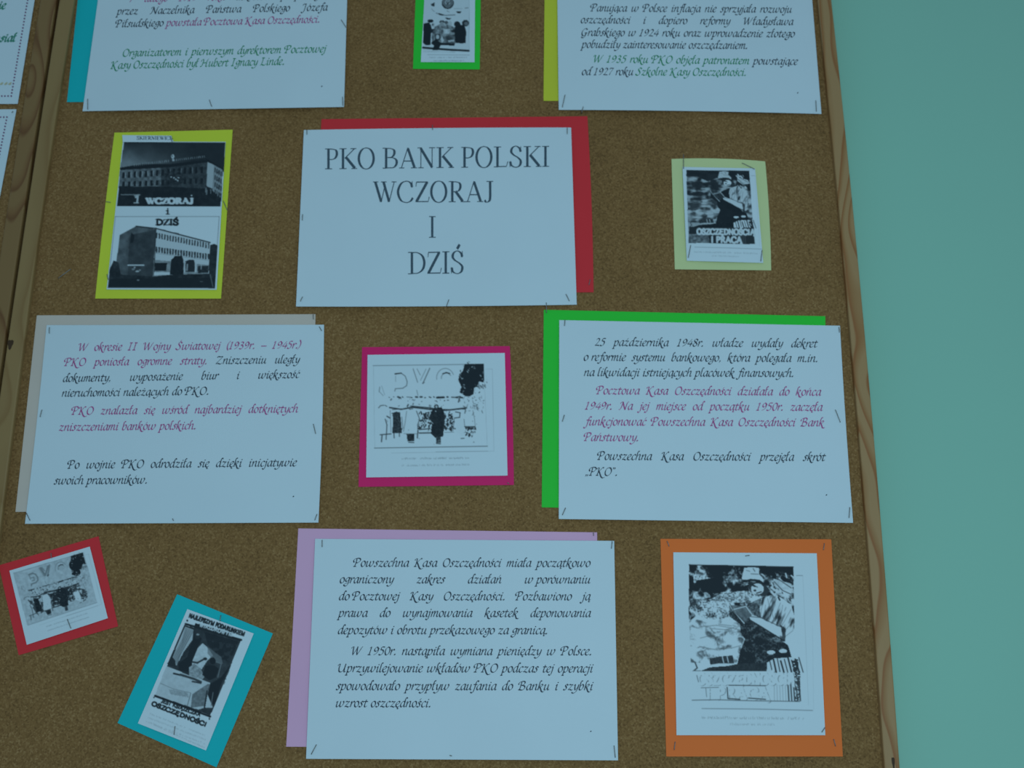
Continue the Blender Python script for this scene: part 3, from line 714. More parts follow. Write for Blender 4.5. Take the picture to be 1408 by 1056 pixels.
# -- the procession photo: paint() shared by the magenta card and the small red card
def procession(p, dark, seed):
    f8 = p.fb(9, seed); f20 = p.fb(24, seed + 4)
    if dark: p.put(p.mask('160 180,945 180,955 750,170 760'), .95 - .25 * f20); p.put(p.mask('240 500,470 480,800 480,880 600,700 650,300 680') & (p.fb(22, seed + 12, 3) < .55), .12, .85)
    p.line('165 190,930 180', 3, .25 if not dark else .6); p.line('175 760,958 747', 4, .2 if not dark else .55)
    p.line('168 192,178 758', 1.6, .75); p.line('930 182,956 746', 1.6, .75)
    p.line('945 213,990 213,1003 780,292 795', 1.8, .72); p.line('600 787,960 781', 2, .55)
    w = 5 if not dark else 13; v = .38 if not dark else .5
    p.line('318 250,360 242,388 262,402 300,398 328,372 346,320 350,316 366', w, v); p.line('322 262,322 300', w * .6, .55)
    if dark: p.line('330 285,362 285,362 318,334 318', w * .7, v)
    p.line('318 246,362 242', w + 2, .15 if not dark else .5)
    p.line('443 212,474 305', w, v + .1); p.line('470 212,492 255', w * .8, .5); p.line('558 208,510 314', w + 1, v); p.line('532 214,494 292', w * .7, .5); p.line('508 312,520 306', w, .3)
    if dark: p.line('456 212,486 300,540 215', 18, .5)
    arc = [(665 + 60 * math.cos(t), 275 - 66 * math.sin(t)) for t in np.linspace(.35, 3.3, 14)]; p.line(arc, w * .8, v + .15)
    arc = [(672 + 34 * math.cos(t), 275 - 34 * math.sin(t)) for t in np.linspace(.5, 3.3, 12)]; p.line(arc, w * .8, v + .1); p.line('648 246,672 238,696 244', 7, .12)
    tree = p.mask('800 180,932 178,932 306,900 300,884 335,862 345,862 385,838 400,806 402,762 372,778 340,756 290,762 250,786 228')
    p.put(tree, .05); rt = random.Random(seed + 3)
    for i in range(70):
        t = rt.uniform(0, 6.28); q = rt.uniform(.55, 1.1); x, y = 850 + 95 * q * math.cos(t), 285 + 115 * q * math.sin(t)
        p.line([(x, y), (x + rt.uniform(-9, 9), y + rt.uniform(-9, 9))], rt.choice((2, 3, 5)), rt.choice((.9, .9, .1)))
    for i in range(9): p.line([(868 + i * 9, 318 + (i % 3) * 5), (880 + i * 8, 330 + (i * 7) % 22)], 4, .2)
    p.line('212 338,208 372', 5, .5); p.line('212 372,236 398', 4, .6); p.line('225 330,246 392', 3, .65); p.line('468 360,476 395', 4, .5)
    rs = random.Random(seed)
    for i in range(17):
        x = 275 + i * 31; L = rs.choice((5, 12, 26, 34)); p.line([(x, 408 + rs.uniform(-3, 4)), (x + L, 408 + rs.uniform(-3, 4))], rs.choice((4, 7, 11)), .2)
    p.line('608 411,655 409', 13, .1); p.line('740 408,766 404', 8, .2); p.line('768 404,756 442', 8, .25)
    for i in range(34 if not dark else 70):
        x, y = rs.uniform(270, 900), rs.uniform(415, 475); p.line([(x, y), (x + rs.uniform(-9, 9), y + rs.uniform(-10, 12))], rs.choice((3, 5, 8)), rs.choice((.15, .35, .5)))
    for i in range(50):
        x, y = rs.uniform(790, 935), rs.uniform(400, 520); p.line([(x, y), (x + rs.uniform(-8, 8), y + rs.uniform(-12, 16))], rs.choice((2, 4)), rs.choice((.3, .5, .6)))
    p.line('280 480,360 492,440 478,560 492,700 496,812 482', 9, .12); p.line('430 470,560 482,660 500,800 486', 7, .15); p.line('300 494,380 488', 5, .3)
    p.line('204 482,218 466,240 464', 6, .35); p.line('248 464,262 472', 5, .3)
    bgm = p.mask('478 505,728 505,728 628,690 635,652 612,560 645,484 625'); 
    if dark: p.put(bgm, .12)
    for i in range(230):
        x, y = rs.uniform(482, 726), rs.uniform(508, 625); L = rs.choice((6, 10, 18)); t = rs.choice((.3, 1.57, 1.2, 1.9, 2.8))
        p.line([(x, y), (x + L * math.cos(t), y + L * math.sin(t))], rs.choice((4, 6, 9)), .10 if i % 5 else .95)
    p.line('486 632,560 626', 7, .2); p.line('486 656,562 655', 8, .2); p.line('668 628,724 622', 4, .3); p.line('660 652,724 650', 3, .4)
    p.poly('300 516,330 508,352 516,362 600,364 656,300 656,304 560', .16 if not dark else .05, 1, .22, 7, seed); p.line('310 656,312 690', 6, .2); p.line('348 656,348 680', 6, .25); p.line('296 520,350 514', 5, .1)
    p.line('250 560,262 600,256 700', 6, .25); p.line('215 668,290 662', 7, .25); p.line('228 672,224 716', 8, .3); p.line('284 500,290 650', 3, .4); p.line('365 545,372 620,362 640', 4, .4); p.line('262 540,282 552', 8, .25)
    p.poly('400 500,456 494,480 530,478 600,462 662,392 662,378 650,396 560', 1.0 if not dark else .95)
    p.line('398 505,388 580,376 645', 3, .35); p.line('466 504,488 560,474 600,478 655', 5, .25); p.line('378 660,474 662', 3, .4); p.line('400 470,420 492,440 488', 5, .3)
    p.poly('398 664,452 664,450 712,404 712', .12, 1, .3, 7, seed + 3); p.line('412 720,448 722', 6, .2); p.line('476 640,472 690', 7, .2)
    p.poly('570 505,590 480,640 478,660 520,658 600,650 680,600 690,566 660,574 600,556 545', .07, 1, .10, 9, seed); p.ell(604, 472, 16, 14, .2); p.ell(604, 474, 8, 8, .8); p.ell(600, 505, 5, 3, 1)
    p.poly('600 680,634 680,634 724,604 724', .25, 1, .35, 8, seed + 1); p.line('604 728,632 730', 6, .1); p.line('560 570,580 590', 5, .9)
    p.poly('738 560,792 556,800 620,790 680,740 650', .98); p.line('736 510,768 516,764 548,730 552', 6, .2); p.line('795 560,800 610', 3, .3); p.line('774 694,796 692', 5, .2); p.line('728 555,718 640', 4, .35)
    p.line('780 490,806 492,800 520', 5, .25); p.line('856 500,868 560,872 610', 3, .45); p.line('800 612,872 612', 6, .2)
    sk = p.mask('802 615,880 615,872 662,846 690,806 690'); p.put(sk & (p.fb(7, seed + 6, 2) + (p.Y - 615) / 240 < .62), .15 if not dark else .05)
    for i in range(60 if dark else 22):
        x, y = rs.uniform(210, 900), rs.uniform(500, 740); p.line([(x, y), (x + rs.uniform(-7, 7), y + rs.uniform(-6, 6))], 3, .45)
    p.scribble(366, 838, 832, 832, 16, .62 if not dark else .7, .8, seed); p.scribble(366, 885, 832, 878, 14, .66, .8, seed + 1)
cs, co = card([(497.9, 477.3), (701.1, 475.9), (706.6, 666.8), (492.9, 669.4)], M_purple, 'magenta card with a black and white photo of a street procession', cat='picture card', name='picture_card', seed=14, edge={'r': 1.0})
sh = Sheet([(505.4, 487.9), (694.1, 485.3), (697.9, 653.9), (503.5, 656.4)], 0.0016, 0.0005)
p = Pic(sh, 480, 465, 5.03, 270, 240); procession(p, False, 31)
p.build('photo_sheet', co)['label'] = 'white sheet with a faded photo of people marching under big letters'
cs, co = card([(-1.7, 777.3), (135.5, 737.3), (162.4, 861.2), (25.7, 900.9)], M_red, 'small tilted red card with a dark photo of the procession, at the left edge', cat='picture card', name='picture_card', seed=15)
rq = [(12.9, 784.7), (123.4, 751.5), (148.3, 850), (36.8, 886.6)]
sh = Sheet(rq, 0.0016, 0.0005)
p = Pic(sh, 0, 0, 1, 170, 155)
Hq = homog([(0, 0), (1, 0), (1, 1), (0, 1)], [(128, 150), (1020, 138), (1030, 950), (112, 960)])
u, v = np.meshgrid(np.linspace(0, 1, 170), np.linspace(0, 1, 155)); w_ = Hq[2, 0] * u + Hq[2, 1] * v + 1
p.X = (Hq[0, 0] * u + Hq[0, 1] * v + Hq[0, 2]) / w_; p.Y = (Hq[1, 0] * u + Hq[1, 1] * v + Hq[1, 2]) / w_; p.px = 900 / 170
procession(p, True, 47)
p.build('photo_sheet', co)['label'] = 'white sheet with a dark, contrasty procession photo'

# -- the worker poster: large faded print on orange, small dark print on pale yellow
def worker(p, dark, seed):
    f = p.fb(26, seed, 4); fine = p.fb(6, seed + 7, 2)
    pic = p.mask('160 140,650 150,680 782,175 780')
    if dark:
        p.put(pic, np.where(p.Y < 400, .30 + .5 * (f - .5), .66 + .3 * (f - .5)))
        stre = p.fb(40, seed + 1, 2) * .5 + fbm(p.X / 3.2 + 500, p.Y + 400, 22, seed + 5, 3) * .5
        p.put(pic & (p.Y < 600), np.clip((stre - .42) * 4.2, .03, .85), .75)
        p.put(p.mask('160 140,650 150,655 330,560 200,400 210,330 240,250 200,160 190'), .05, .92)
    else:
        p.put(pic, 1.0)
    wx = (p.fb(50, seed + 11, 2) - .5) * 60
    n = fbm(p.X / 1.5 + 900 + wx, p.Y + 900 + wx, 34, seed + 3, 4)
    if not dark:
        edge = 268 + 60 * np.clip((p.X - 420) / 160, 0, 1) - 60 * np.clip((p.X - 520) / 100, 0, 1)
        tone = np.clip((n - .5) * 5.0 + (p.Y - 235) / 110 + (fine - .5) * .9, .03, 1)
        m = p.mask('162 140,650 150,655 400,160 410'); p.put(m, tone)
        sm = p.mask('165 300,250 310,330 315,350 345,350 388,240 404,168 345'); p.put(sm, np.clip(.62 + (n - .5) * 2.6 + (fine - .5) * 1.6, .15, 1))
        p.put(p.mask('180 185,215 185,262 205,200 214,185 236') , np.clip(.9 + (fine - .5) * 2, 0, 1))
        p.put(p.mask('250 305,340 270,440 262,468 285,420 318,345 318'), np.clip(.92 + (fine - .6) * 1.6, 0, 1))
        low = np.clip(1.32 + (n - .62) * 3.2 + (fine - .5) * .5, .35, 1); p.put(p.mask('162 404,360 392,402 420,420 490,385 600,170 600'), low)
    for (a_, b_) in (('215 432,290 425,375 440', 0), ('300 420,360 428', 0), ('215 485,250 476,280 488', 0), ('210 524,280 538,360 532,405 520', 0), ('260 440,330 446,370 436', 0)):
        p.line(a_, 4, .5, .7)
    # figure
    body = p.mask('350 330,430 332,470 310,520 290,560 440,600 500,626 520,640 570,660 642,380 642,402 545,424 490,404 460,402 420,352 385')
    p.put(body, np.clip(.20 + (n - .5) * 1.2 + (fine - .5) * .7 - .15 * (p.Y > 500), .04, .6) if not dark else np.clip(.05 + (n - .5) * .1, .02, .2))
    shirt = p.mask('500 300,560 278,600 300,640 330,660 400,655 450,630 490,600 505,560 460,540 420,500 390,492 345')
    fold = fbm(p.X + p.Y * .35 + 900, (p.Y - p.X * .3) * .28 + 900, 15, seed + 21, 3)
    p.put(shirt, np.clip(.88 + (fold - .45) * 3.6, .12, 1 if not dark else .88))
    for a_ in ('512 312,500 350,498 384', '530 300,540 350,528 395', '552 300,548 360,560 400', '590 320,570 370,580 420', '600 330,592 390', '640 350,600 420,590 440', '655 400,620 440,600 470', '648 450,610 480', '520 330,515 370', '570 300,560 330'):
        p.line(a_, 2.5, .3, .6)
    p.poly('585 420,615 440,612 500,596 500,600 460,590 440', .1, .8)
    p.poly('444 388,460 376,500 392,560 425,592 434,598 476,566 470,500 430,452 402', .98 if not dark else .92); p.line('450 402,500 432,560 470,606 496', 5, .1); p.line('448 384,500 390,590 432', 3, .25)
    p.poly('628 330,660 330,662 372,650 400,640 360', .3, .5) if dark else None
    # book
    p.poly('348 330,430 335,456 372,420 416,362 352', .45 if not dark else .2, .8, .2, 8, 3); p.line('348 322,366 352,420 416', 5, .95); p.line('366 352,428 336,456 374', 5, .92); p.line('352 322,372 360,424 412', 2.5, .1)
    # face and cap
    p.poly('440 222,512 225,540 262,520 290,470 282,440 250', .15); p.ell(482, 255, 30, 26, .97); p.line('460 238,482 246', 4, .15); p.ell(470, 262, 7, 5, .15); p.line('478 275,500 268', 5, .15); p.line('440 228,470 242', 8, .1)
    p.poly('414 212,408 206,420 156,452 152,490 156,490 186,512 210,510 226,470 208,440 212', .98 if not dark else .85)
    p.line('412 222,450 212,490 216,514 232', 8, .04); p.line('430 168,446 172', 4, .6); p.line('452 184,486 186', 4, .5); p.line('462 160,470 172', 5, .5)
    for i in range(16):
        rs = random.Random(i + seed); x, y = rs.uniform(540, 648), rs.uniform(170, 300); p.line([(x, y), (x + rs.uniform(4, 16), y + rs.uniform(8, 26))], rs.choice((4, 7, 11)), rs.choice((.1, .95, .95)))
    p.poly('556 206,640 230,652 262,600 270,560 240', .97, .9, .2, 12, 8); p.line('560 220,600 262,640 280', 4, .3); p.line('576 206,640 250', 4, .3)
    if not dark: p.put(p.mask('655 320,665 320,672 580,640 560,625 520,655 450'), 1.0)
    # lap hands, train, houses
    p.ell(546, 552, 20, 10, .97); p.ell(602, 546, 19, 10, .97); p.line('560 560,625 556', 6, .08)
    p.poly('258 582,300 572,366 566,372 606,330 604,262 612', .15, 1, .12, 8, 4); p.line('318 574,324 600', 5, .9); p.line('340 572,346 598', 5, .9); p.line('262 612,300 606,372 606', 5, .95)
    p.poly('215 640,260 622,340 616,400 604,520 600,520 645,215 645', .12 if not dark else .04, 1, .1, 8, 2); p.line('190 600,200 625,182 640,215 640', 6, .25)
    p.poly('180 640,680 640,682 782,175 780', 1.0 if not dark else .10)
    if dark: p.poly('178 700,330 700,340 780,175 780', .5, .8, .4, 20, 6)
    p.poly('526 600,560 580,640 575,680 590,680 640,526 645', .97)
    for i in range(9):
        x = 540 + i * 17; p.line([(x, 592 - (i % 3) * 8), (x + 12 + i, 645)], 7 if i % 2 else 4, .1)
    q = p.mask('640 588,672 584,676 670,650 640'); p.put(q & (fine < .6), .12)
    for i in range(10): p.line([(560 + i * 13, 700), (562 + i * 13.5, 778)], 6 if i > 4 else 3, .15 if i > 4 else .5, .9 if (i > 4 or dark) else .5)
    if dark:
        p.text('OSZCZĘDNOŚCIĄ', 240, 702, 690, 702, 46, 14, .93); p.text('I PRACĄ', 350, 772, 590, 772, 50, 15, .93)
    else:
        for (tx, x0, y0, x1, h) in (('OSZCZĘDNOŚCIĄ', 200, 700, 664, 48), ('I PRACĄ', 240, 770, 540, 52)):
            p.text(tx, x0, y0, x1, y0, h, 14, .5, .85, dx=3, dy=1.5); p.text(tx, x0, y0, x1, y0, h, 14, 1.0)
            p.put(p.mask([(x0 - 10, y0 - h - 5), (x1 + 10, y0 - h - 5), (x1 + 10, y0 + 5), (x0 - 10, y0 + 5)]) & (fine > .62), 1.0, .8)
        p.line('348 706,520 708', 4, .25); p.line('218 718,300 716', 3, .4); p.line('340 716,344 768,400 772', 5, .25); p.line('240 720,244 760', 3, .5)
        p.line('176 776,300 774,420 778,680 782', 3.5, .35); p.line('440 766,520 772', 5, .25); p.line('198 660,206 690', 4, .5)
        q = p.mask('655 640,682 640,684 782,660 782'); p.put(q & (fine < .5), .2)
    p.line('162 142,650 152', 4, .1); p.line('665 192,694 192', 2.5, .5); p.line('694 192,722 800', 1.6, .85)
    p.line('222 815,500 818,740 824', 3.5, .55); p.line('740 430,745 822', 1.5, .88)
    p.scribble(222, 862, 700, 866, 16, .70, .7, seed); p.scribble(356, 892, 560, 894, 13, .70, .7, seed + 3)
cs, co = card([(908.2, 740.9), (1143, 741.5), (1158.9, 1040.2), (916.1, 1040.2)], M_orange, 'large orange card with a faded poster print of a worker reading', cat='picture card', name='picture_card', seed=16)
sh = Sheet([(925.8, 759.4), (1123, 760.8), (1134.8, 1010.9), (930.2, 1010.9)], 0.0016, 0.0006)
p = Pic(sh, 900, 735, 3.407, 290, 350); worker(p, False, 61)
p.build('poster_sheet', co)['label'] = 'white sheet with a pale photocopied worker poster'
cs, co = card([(923.3, 218.6), (1052.1, 221.9), (1060.4, 371.7), (927.9, 370.3)], M_pale, 'small pale yellow card with a dark poster print of a worker reading', cat='picture card', name='picture_card', seed=17, edge={'t': -2.2, 'r': 1.5}, lift=0.0016)
wq = [(938.5, 229.5), (1038.3, 231.5), (1049.5, 361.5), (944.3, 358.5)]
sh = Sheet(wq, 0.0030, 0.0008)
p = Pic(sh, 910, 205, 6.03, 170, 205)
Hq = homog([(203, 175), (725, 180), (765, 788), (222, 778)], [(160, 140), (650, 150), (680, 782), (175, 780)])
X, Y = p.X, p.Y; w_ = Hq[2, 0] * X + Hq[2, 1] * Y + 1
p.X, p.Y = (Hq[0, 0] * X + Hq[0, 1] * Y + Hq[0, 2]) / w_, (Hq[1, 0] * X + Hq[1, 1] * Y + Hq[1, 2]) / w_; p.px = 640 / 170
worker(p, True, 83)
p.build('poster_sheet', co)['label'] = 'white sheet with a dark worker poster'

# -- turquoise card
cs, co = card([(243.6, 817), (375.2, 871), (297.6, 1055.2), (161.5, 994.1)], M_teal, 'small tilted turquoise card with a savings book poster, bottom left', cat='picture card', name='picture_card', seed=18)
sh = Sheet([(257.5, 837.5), (348.9, 871), (283.2, 1031.9), (189.5, 994.6)], 0.0016, 0.0005)
p = Pic(sh, 155, 810, 4.291, 150, 250)
f = p.fb(20, 91); fine = p.fb(8, 94, 2)
p.poly('422 212,756 304,600 690,575 745,250 628,320 455', .16, 1, .08, 30, 5)
p.poly('540 250,740 310,690 430,600 400,560 330', .05, .7); p.put(p.mask('560 300,740 330,660 560,600 600,560 400') & (f > .5), .2, .6)
p.poly('428 215,480 232,492 270,470 330,400 420,372 462,330 450,322 440', .12); p.poly('428 222,476 240,470 300,420 370,374 455,368 420,352 400', .78)
for i in range(9): p.line([(430 + i * 6, 228 + i * 2), (410 - i * 2 + 4 * (i % 2), 300 + i * 12), (356 + i * 3, 400 + i * 6)], 3.5, .3, .7)
p.poly('485 268,528 290,500 345,470 420,455 492,392 478,385 440,440 400,460 330', .07); p.ell(500, 280, 16, 16, .12); p.ell(502, 268, 10, 6, .6)
p.poly('500 350,530 318,556 340,592 392,560 420,520 480,470 470,468 430', .85, 1, .12, 14, 7); p.poly('560 340,640 400,650 440,600 430,560 380', .45, .7)
p.line('470 430,500 435,548 408', 10, .15); p.ell(545, 412, 12, 8, .12)
p.poly('450 462,480 440,520 470,540 520,520 545,450 515', .6, 1, .25, 9, 8)
p.ell(590, 424, 17, 20, .05); p.poly('548 452,600 450,625 470,610 520,570 540,528 505', .06); p.line('612 430,640 440,620 520', 5, .45)
p.poly('316 455,380 478,440 505,576 552,552 612,540 700,505 712,250 625', .84, 1, .06, 16, 4)
p.poly('470 620,560 560,576 560,540 690,460 700', .35, .8, .15, 12, 3); p.line('360 498,420 512', 10, .1); p.line('400 505,480 530,520 548', 13, .2); p.line('470 545,520 555', 9, .15)
p.line('282 556,360 590,460 612', 3, .5); p.poly('330 590,440 610,450 640,340 620', .55, .6, .2, 8, 5); p.line('460 615,440 690', 4, .4)
p.poly('576 560,560 640,600 690,640 560,700 440,640 520', .06); p.line('556 600,540 700', 6, .1); p.poly('560 620,590 700,545 700', .85); p.line('592 610,580 690', 4, .5)
p.line('430 206,758 300', 12, .04); p.ell(440, 186, 5, 6, .1); p.ell(752, 300, 6, 6, .05)
p.text('NAJLEPSZYM PODARUNKIEM', 447, 166, 775, 278, 24, 6.5, .05); p.poly('488 200,700 262,692 290,480 228', .08); p.text('GWIAZDKOWYM', 500, 216, 705, 280, 19, 5.5, .9)
p.line('250 630,575 752', 12, .04); p.text('JEST KSIĄŻECZKA', 285, 668, 515, 752, 22, 6, .08); p.text('OSZCZĘDNOŚCI', 226, 684, 550, 812, 24, 8, .06)
p.ell(243, 640, 4, 5, .2); p.ell(570, 765, 4, 8, .2)
for k in range(4): p.scribble(222 - k * 12 + (k == 3) * 60, 740 + k * 22, 548 - k * 2, 868 + k * 24, 12, .72, .6, 40 + k)
p.build('poster_sheet', co)['label'] = 'white sheet with a dark poster of figures at a table'

# -- small green card, top centre
cs, co = card([(573, -46), (661.5, -46), (659.7, 95.4), (567.8, 94.6)], M_green, 'small bright green card with a drawing of people, cut by the top edge', cat='picture card', name='picture_card', seed=19)
sh = Sheet([(585.5, -38), (653.6, -38), (652.5, 85.6), (578.6, 85.3)], 0.0016, 0.0005)
p = Pic(sh, 550, 0, 10.05, 120, 200)
p.put(p.mask('330 -330,960 -330,955 700,318 700'), .93)
p.ell(660, 40, 84, 84, .1); 
for k in range(9): p.line([(592 + k * 17, -30), (596 + k * 16, 60 + 50 * math.sin(k / 8 * 3.1))], 7, .85, .9)
p.ell(660, 30, 40, 34, .75); p.line('640 20,655 60,690 20', 10, .1); p.line('660 -10,665 60', 8, .2)
p.poly('425 60,480 30,476 88,440 84', .15); p.line('436 120,460 150,480 160', 6, .5); p.line('500 180,560 205,640 212,760 205', 10, .35); p.poly('530 178,610 205,600 216,545 205', .1)
p.poly('775 160,850 160,830 184,800 184', .05); p.poly('622 246,710 250,690 268,650 268', .08); p.line('648 150,680 165', 8, .5)
p.ell(420, 290, 40, 24, .05); p.ell(460, 345, 24, 30, .8); p.ell(452, 340, 12, 14, .3)
p.poly('326 325,400 310,428 350,440 420,426 470,424 620,360 625,320 595', .04); p.poly('420 395,480 405,500 440,430 455', .1)
p.poly('480 370,560 330,640 330,760 380,760 600,560 600,440 600,440 470', .40, .9, .4, 26, 14)
p.ell(580, 305, 36, 26, .25); p.ell(580, 330, 26, 28, .6); p.ell(640, 310, 26, 22, .3); p.ell(625, 345, 16, 16, .7); p.ell(690, 340, 30, 50, .7, .6)
p.poly('600 400,690 400,680 470,610 470', .85, 1, .2, 18, 3); p.poly('480 480,550 470,560 520,540 560,490 560', .15); p.ell(520, 510, 24, 30, .8); p.poly('560 540,580 500,610 560,580 590', .85)
p.poly('620 500,760 470,765 600,630 590', .3, 1, .25, 30, 9); p.poly('660 560,750 545,750 575,670 580', .8)
p.ell(790, 335, 42, 40, .05); p.ell(905, 320, 48, 46, .12); p.ell(915, 325, 26, 26, .4); p.poly('760 370,830 340,890 350,915 440,905 595,850 600,765 590,755 440', .03); p.poly('700 425,760 400,760 450,710 440', .08)
p.poly('440 580,500 540,560 590,760 600,750 630,560 625,530 690,450 690,470 630,430 600', .04)
p.line('318 658,480 672,660 686,950 702', 26, .03); p.line('700 700,955 705', 8, .2); p.poly('560 634,740 634,740 660,580 655', .95)
for x in (765, 800, 832): p.line([(x, 605), (x - 8, 660)], 9, .95)
p.line('318 712,520 716,760 722', 3, .5); p.line('958 -300,956 700', 2, .4); p.line('380 755,960 760', 5, .55); p.line('900 112,940 108', 12, .55); p.line('745 120,860 118', 10, .75)
p.scribble(410, 800, 920, 800, 22, .55, .7, 8); p.scribble(465, 845, 880, 845, 20, .5, .7, 9)
p.build('drawing_sheet', co)['label'] = 'white sheet with an inked drawing of dark figures'

# ------------------------------------------------------------------ posters on the left board
def dotted(s, pts, step, r, m, parent, label):
    V, Fc = [], []; n = 0
    for (x0, y0), (x1, y1) in zip(pts[:-1], pts[1:]):
        L = math.hypot(x1 - x0, y1 - y0); k = int(L / step)
        for i in range(k):
            t = i / k; cx, cy = x0 + (x1 - x0) * t, y0 + (y1 - y0) * t
            a = np.arange(6) * math.tau / 6; V.append(s.on(cx + r * np.cos(a), cy + r * np.sin(a), .0003)); Fc.append(tuple(range(n + 5, n - 1, -1))); n += 6
    o = mesh('dotted_border', np.vstack(V), Fc, m, parent); tag(o, label, kind='stuff')
sA = Sheet([(-260, -150), (72, -150), (24.3, 142.8), (-330, 143.2)], 0.0012, 0.0012); oA = sA.build('poster', M_white)
tag(oA, 'white poster with dotted border and green words, upper one at the left edge', 'poster')
M_dot = mat('plum_ink', (0.23, 0.10, 0.20), 0.5)
dotted(sA, [(64, -140), (38, 0), (15.4, 132), (-300, 132)], 4.3, 1.25, M_dot, oA, 'plum dotted border')
LL = Letters(); setline(sA, [(LL, 'musiał')], -19, 57.5, 21.5, 56.8, 17, 'cal', 16, 1.7, fit=True); setline(sA, [(LL, 'słowie')], -30, 12.5, 7.5, 12, 17, 'cal', 16, 1.7, fit=True); LL.build('lettering', M_fgrn, oA, 'blurred green italic lettering')
LL = Letters()
for x in (1, 7, 12.5): LL.put(sA, '.', 'cal', x - 2, lambda X, h: X, lambda X, h: 116 - h, 34, 34)
LL.build('printed_dots', M_orink, oA)
sB = Sheet([(-330, 152.5), (22.7, 150.2), (-38, 470), (-390, 470)], 0.0012, 0.0012); oB = sB.build('poster', M_white)
tag(oB, 'white poster with dotted border, lower one at the left edge', 'poster')
dotted(sB, [(-300, 162), (9.5, 161), (-38, 400)], 4.3, 1.25, M_dot, oB, 'plum dotted border')

# ------------------------------------------------------------------ staples
def surf_depth(px, py):
    d = 0.0
    for s in SHEETS:
        u, v = s.uv(px, py)
        if -0.01 <= u <= 1.01 and -0.01 <= v <= 1.01: d = max(d, float(s.depth(u, v)))
    return d
def staple(x0, y0, x1, y1, label, group=None, r=0.00042):
    d0, d1 = surf_depth(x0, y0), surf_depth(x1, y1); h = 0.0009
    A, B = at([x0], [y0], d0 + h)[0], at([x1], [y1], d1 + h)[0]
    leg = np.array([0, 0.004, 0])
    path = [A + leg, A + np.array([0, .0004, 0]), A + (B - A) * .08, B - (B - A) * .08, B + np.array([0, .0004, 0]), B + leg]
    V = []; Fc = []; k = 6; t0 = (B - A) / (np.linalg.norm(B - A) + 1e-9)
    for i, P in enumerate(path):
        ax = np.array([0, 1.0, 0]) if i in (0, 5) else (t0 if i in (2, 3) else (t0 * .7 + np.array([0, -.7 if i == 1 else .7, 0])))
        side = np.cross(t0, [0, 1.0, 0]); side /= np.linalg.norm(side) + 1e-9
        n2 = np.cross(ax, side); n2 /= np.linalg.norm(n2) + 1e-9
        for j in range(k):
            a = j * math.tau / k; V.append(P + r * (math.cos(a) * side + math.sin(a) * n2))
    for i in range(len(path) - 1):
        for j in range(k):
            jj = (j + 1) % k; Fc.append((i * k + j, (i + 1) * k + j, (i + 1) * k + jj, i * k + jj))
    Fc.append(tuple(range(k))); Fc.append(tuple(5 * k + j for j in range(k))[::-1])
    o = mesh('staple', V, Fc, M_wire, None, True); tag(o, label, 'staple', group); return o
def staples(what, items):
    for (x0, y0, x1, y1, pos) in items:
        staple(x0, y0, x1, y1, f'thin wire staple {pos} of {what}', 'wire staples in the sheets and cards')
staples('the top left text sheet', [(120.5, 136, 120.5, 150, 'at the lower left corner'), (287.8, 137, 291, 146, 'in the middle of the lower edge'), (471, 133, 471.4, 145, 'at the lower right corner'), (469, 27, 475.5, 37, 'on the right edge')])
staples('the top right text sheet', [(773.3, 147, 777, 130, 'at the lower left corner'), (1121.8, 138, 1122.6, 153, 'at the lower right corner')])
staples('the yellow backing card', [(800, 154, 802, 146.5, 'just under the lower edge')])
staples('the lime card with buildings', [(146, 277.3, 151.5, 278, 'on the left edge'), (307, 276, 312, 288, 'on the right edge'), (236, 189.5, 236.5, 196, 'at the top edge'), (147, 377, 148.6, 384, 'low on the left edge')])
staples('the title sheet', [(422, 178.5, 422, 184.5, 'at the upper left corner'), (594.6, 171.5, 594.8, 178, 'in the middle of the upper edge'), (780, 175.6, 780, 183.6, 'at the upper right corner'), (416, 294.6, 415.6, 302.5, 'on the left edge'),
    (413, 414, 416, 408, 'at the lower left corner'), (614, 420.6, 617.3, 411.8, 'in the middle of the lower edge'), (778.2, 404.3, 782.8, 413.5, 'at the lower right corner')])
staples('the red backing card', [(811.5, 384, 810, 391.5, 'at the lower right corner')])
staples('the pale yellow card', [(939.8, 212, 940, 231.5, 'across the upper left edge'), (1020.5, 224, 1037.5, 232.4, 'at the upper right corner'), (946.5, 354, 949.8, 337, 'at the lower left corner'), (1046.3, 359, 1048, 344, 'at the lower right corner')])
staples('the left middle text sheet', [(67.8, 450, 67.6, 458, 'at the upper left corner'), (439, 449, 442, 454.5, 'at the upper right corner'), (55, 573, 57.5, 563.5, 'on the left edge'), (430.8, 583, 434, 596, 'on the right edge'),
    (36.3, 705.5, 41, 715.3, 'at the lower left corner'), (432.8, 715, 435.8, 707, 'at the lower right corner'), (237.2, 713.2, 238.4, 715.6, 'in the middle of the lower edge')])
staples('the peach backing card', [(430.6, 432.6, 430.8, 438.5, 'at the upper right corner')])
staples('the magenta card', [(697.5, 663.8, 700, 664.8, 'at the lower right corner')])
staples('the right middle text sheet', [(776.9, 439.8, 776.3, 447.5, 'at the upper left corner'), (1153.6, 449.7, 1154.4, 456.5, 'at the upper right corner'), (773.3, 579.3, 776, 570.6, 'on the left edge'), (1148.8, 563.4, 1155.5, 580.4, 'on the right edge'),
    (773.3, 708, 777.6, 698.3, 'at the lower left corner'), (1168.6, 697.6, 1167.6, 711.8, 'at the lower right corner')])
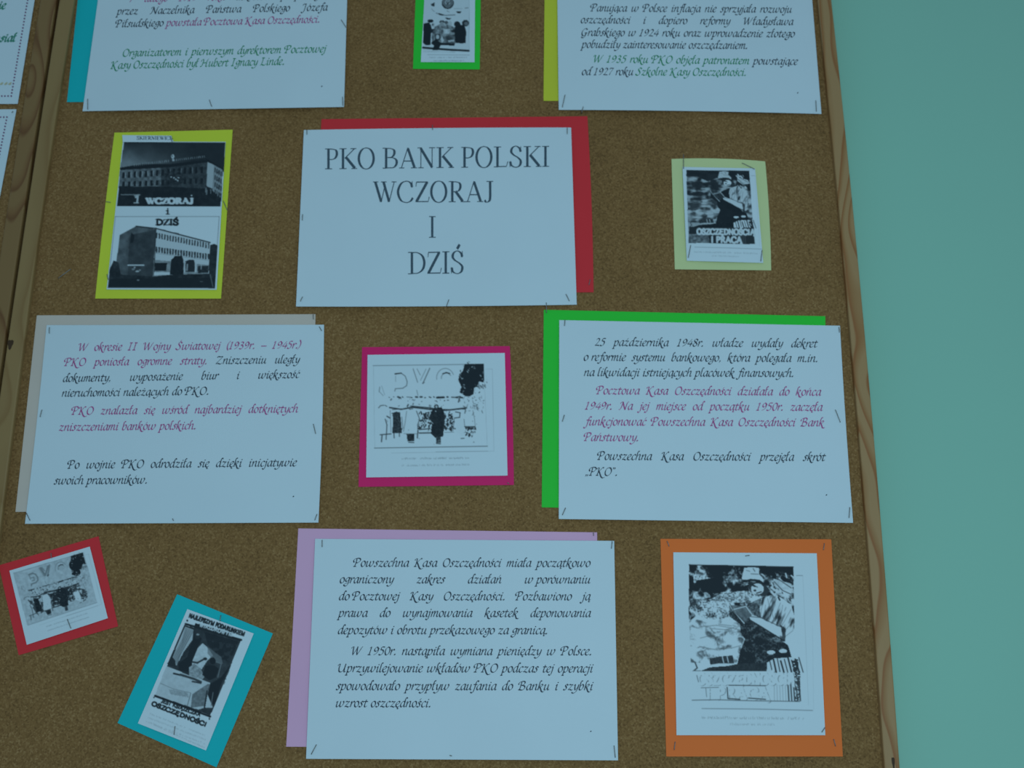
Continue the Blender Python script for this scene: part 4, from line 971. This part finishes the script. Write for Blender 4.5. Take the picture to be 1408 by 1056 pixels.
staples('the green backing card', [(751.2, 416, 751.4, 430, 'at the upper left corner')])
staples('the bottom text sheet', [(442.9, 742.6, 442.9, 751.8, 'at the upper left corner'), (841.8, 744.4, 840.8, 754, 'at the upper right corner'), (428, 1037, 435, 1024, 'at the lower left corner'), (844.4, 1025.4, 846, 1041.4, 'at the lower right corner'), (618.5, 1038.6, 621, 1039.4, 'in the middle of the lower edge')])
staples('the lilac backing card', [(816, 732.6, 816.3, 736.4, 'at the upper right corner')])
staples('the orange card', [(917.3, 744, 920, 751, 'at the upper left corner'), (1133.6, 747, 1132.4, 756, 'at the upper right corner'), (1025, 764.3, 1030.6, 763.6, 'at the top of the print'), (928.4, 1020, 927, 1031, 'at the lower left corner'), (1146.4, 1016.5, 1149, 1026, 'at the lower right corner'), (1130.2, 1006.6, 1134.4, 1000.4, 'at the lower right of the print')])
staples('the small red card', [(70, 760.5, 70.6, 767, 'at the upper edge'), (92.5, 851.5, 97.2, 863.6, 'below the photo')])
staples('the small turquoise card', [(303.6, 846, 302.4, 854, 'at the upper edge'), (240.6, 998.8, 239.2, 1010, 'at the foot of the print')])
staple(80, 382.5, 97, 370, 'loose wire staple left alone in bare cork, below the lime card, near the pine rail', None)
staple(16.4, 154.6, 17.6, 153, 'tiny staple at the corner of the lower poster at the left edge', None)

# nail between the frame and the wall
c = at([1205], [611], DR)[0]; V = []; Fc = []
prof = [(-0.0, 0.0), (0.0016, 0.0), (0.0017, 0.0005), (0.0006, 0.0008), (0.0006, 0.014)]
for r_, y in prof[1:]:
    for j in range(10): a = j * math.tau / 10; V.append((float(fout(c[2])) + 0.0012 + r_ * math.cos(a), 0.0055 + y, c[2] + r_ * math.sin(a)))
for i in range(3):
    for j in range(10): jj = (j + 1) % 10; Fc.append((i * 10 + j, i * 10 + jj, (i + 1) * 10 + jj, (i + 1) * 10 + j))
Fc.append(tuple(range(10))[::-1])
tag(mesh('nail', V, Fc, M_wire), 'small dark nail in the wall at the outer edge of the right rail', 'nail')
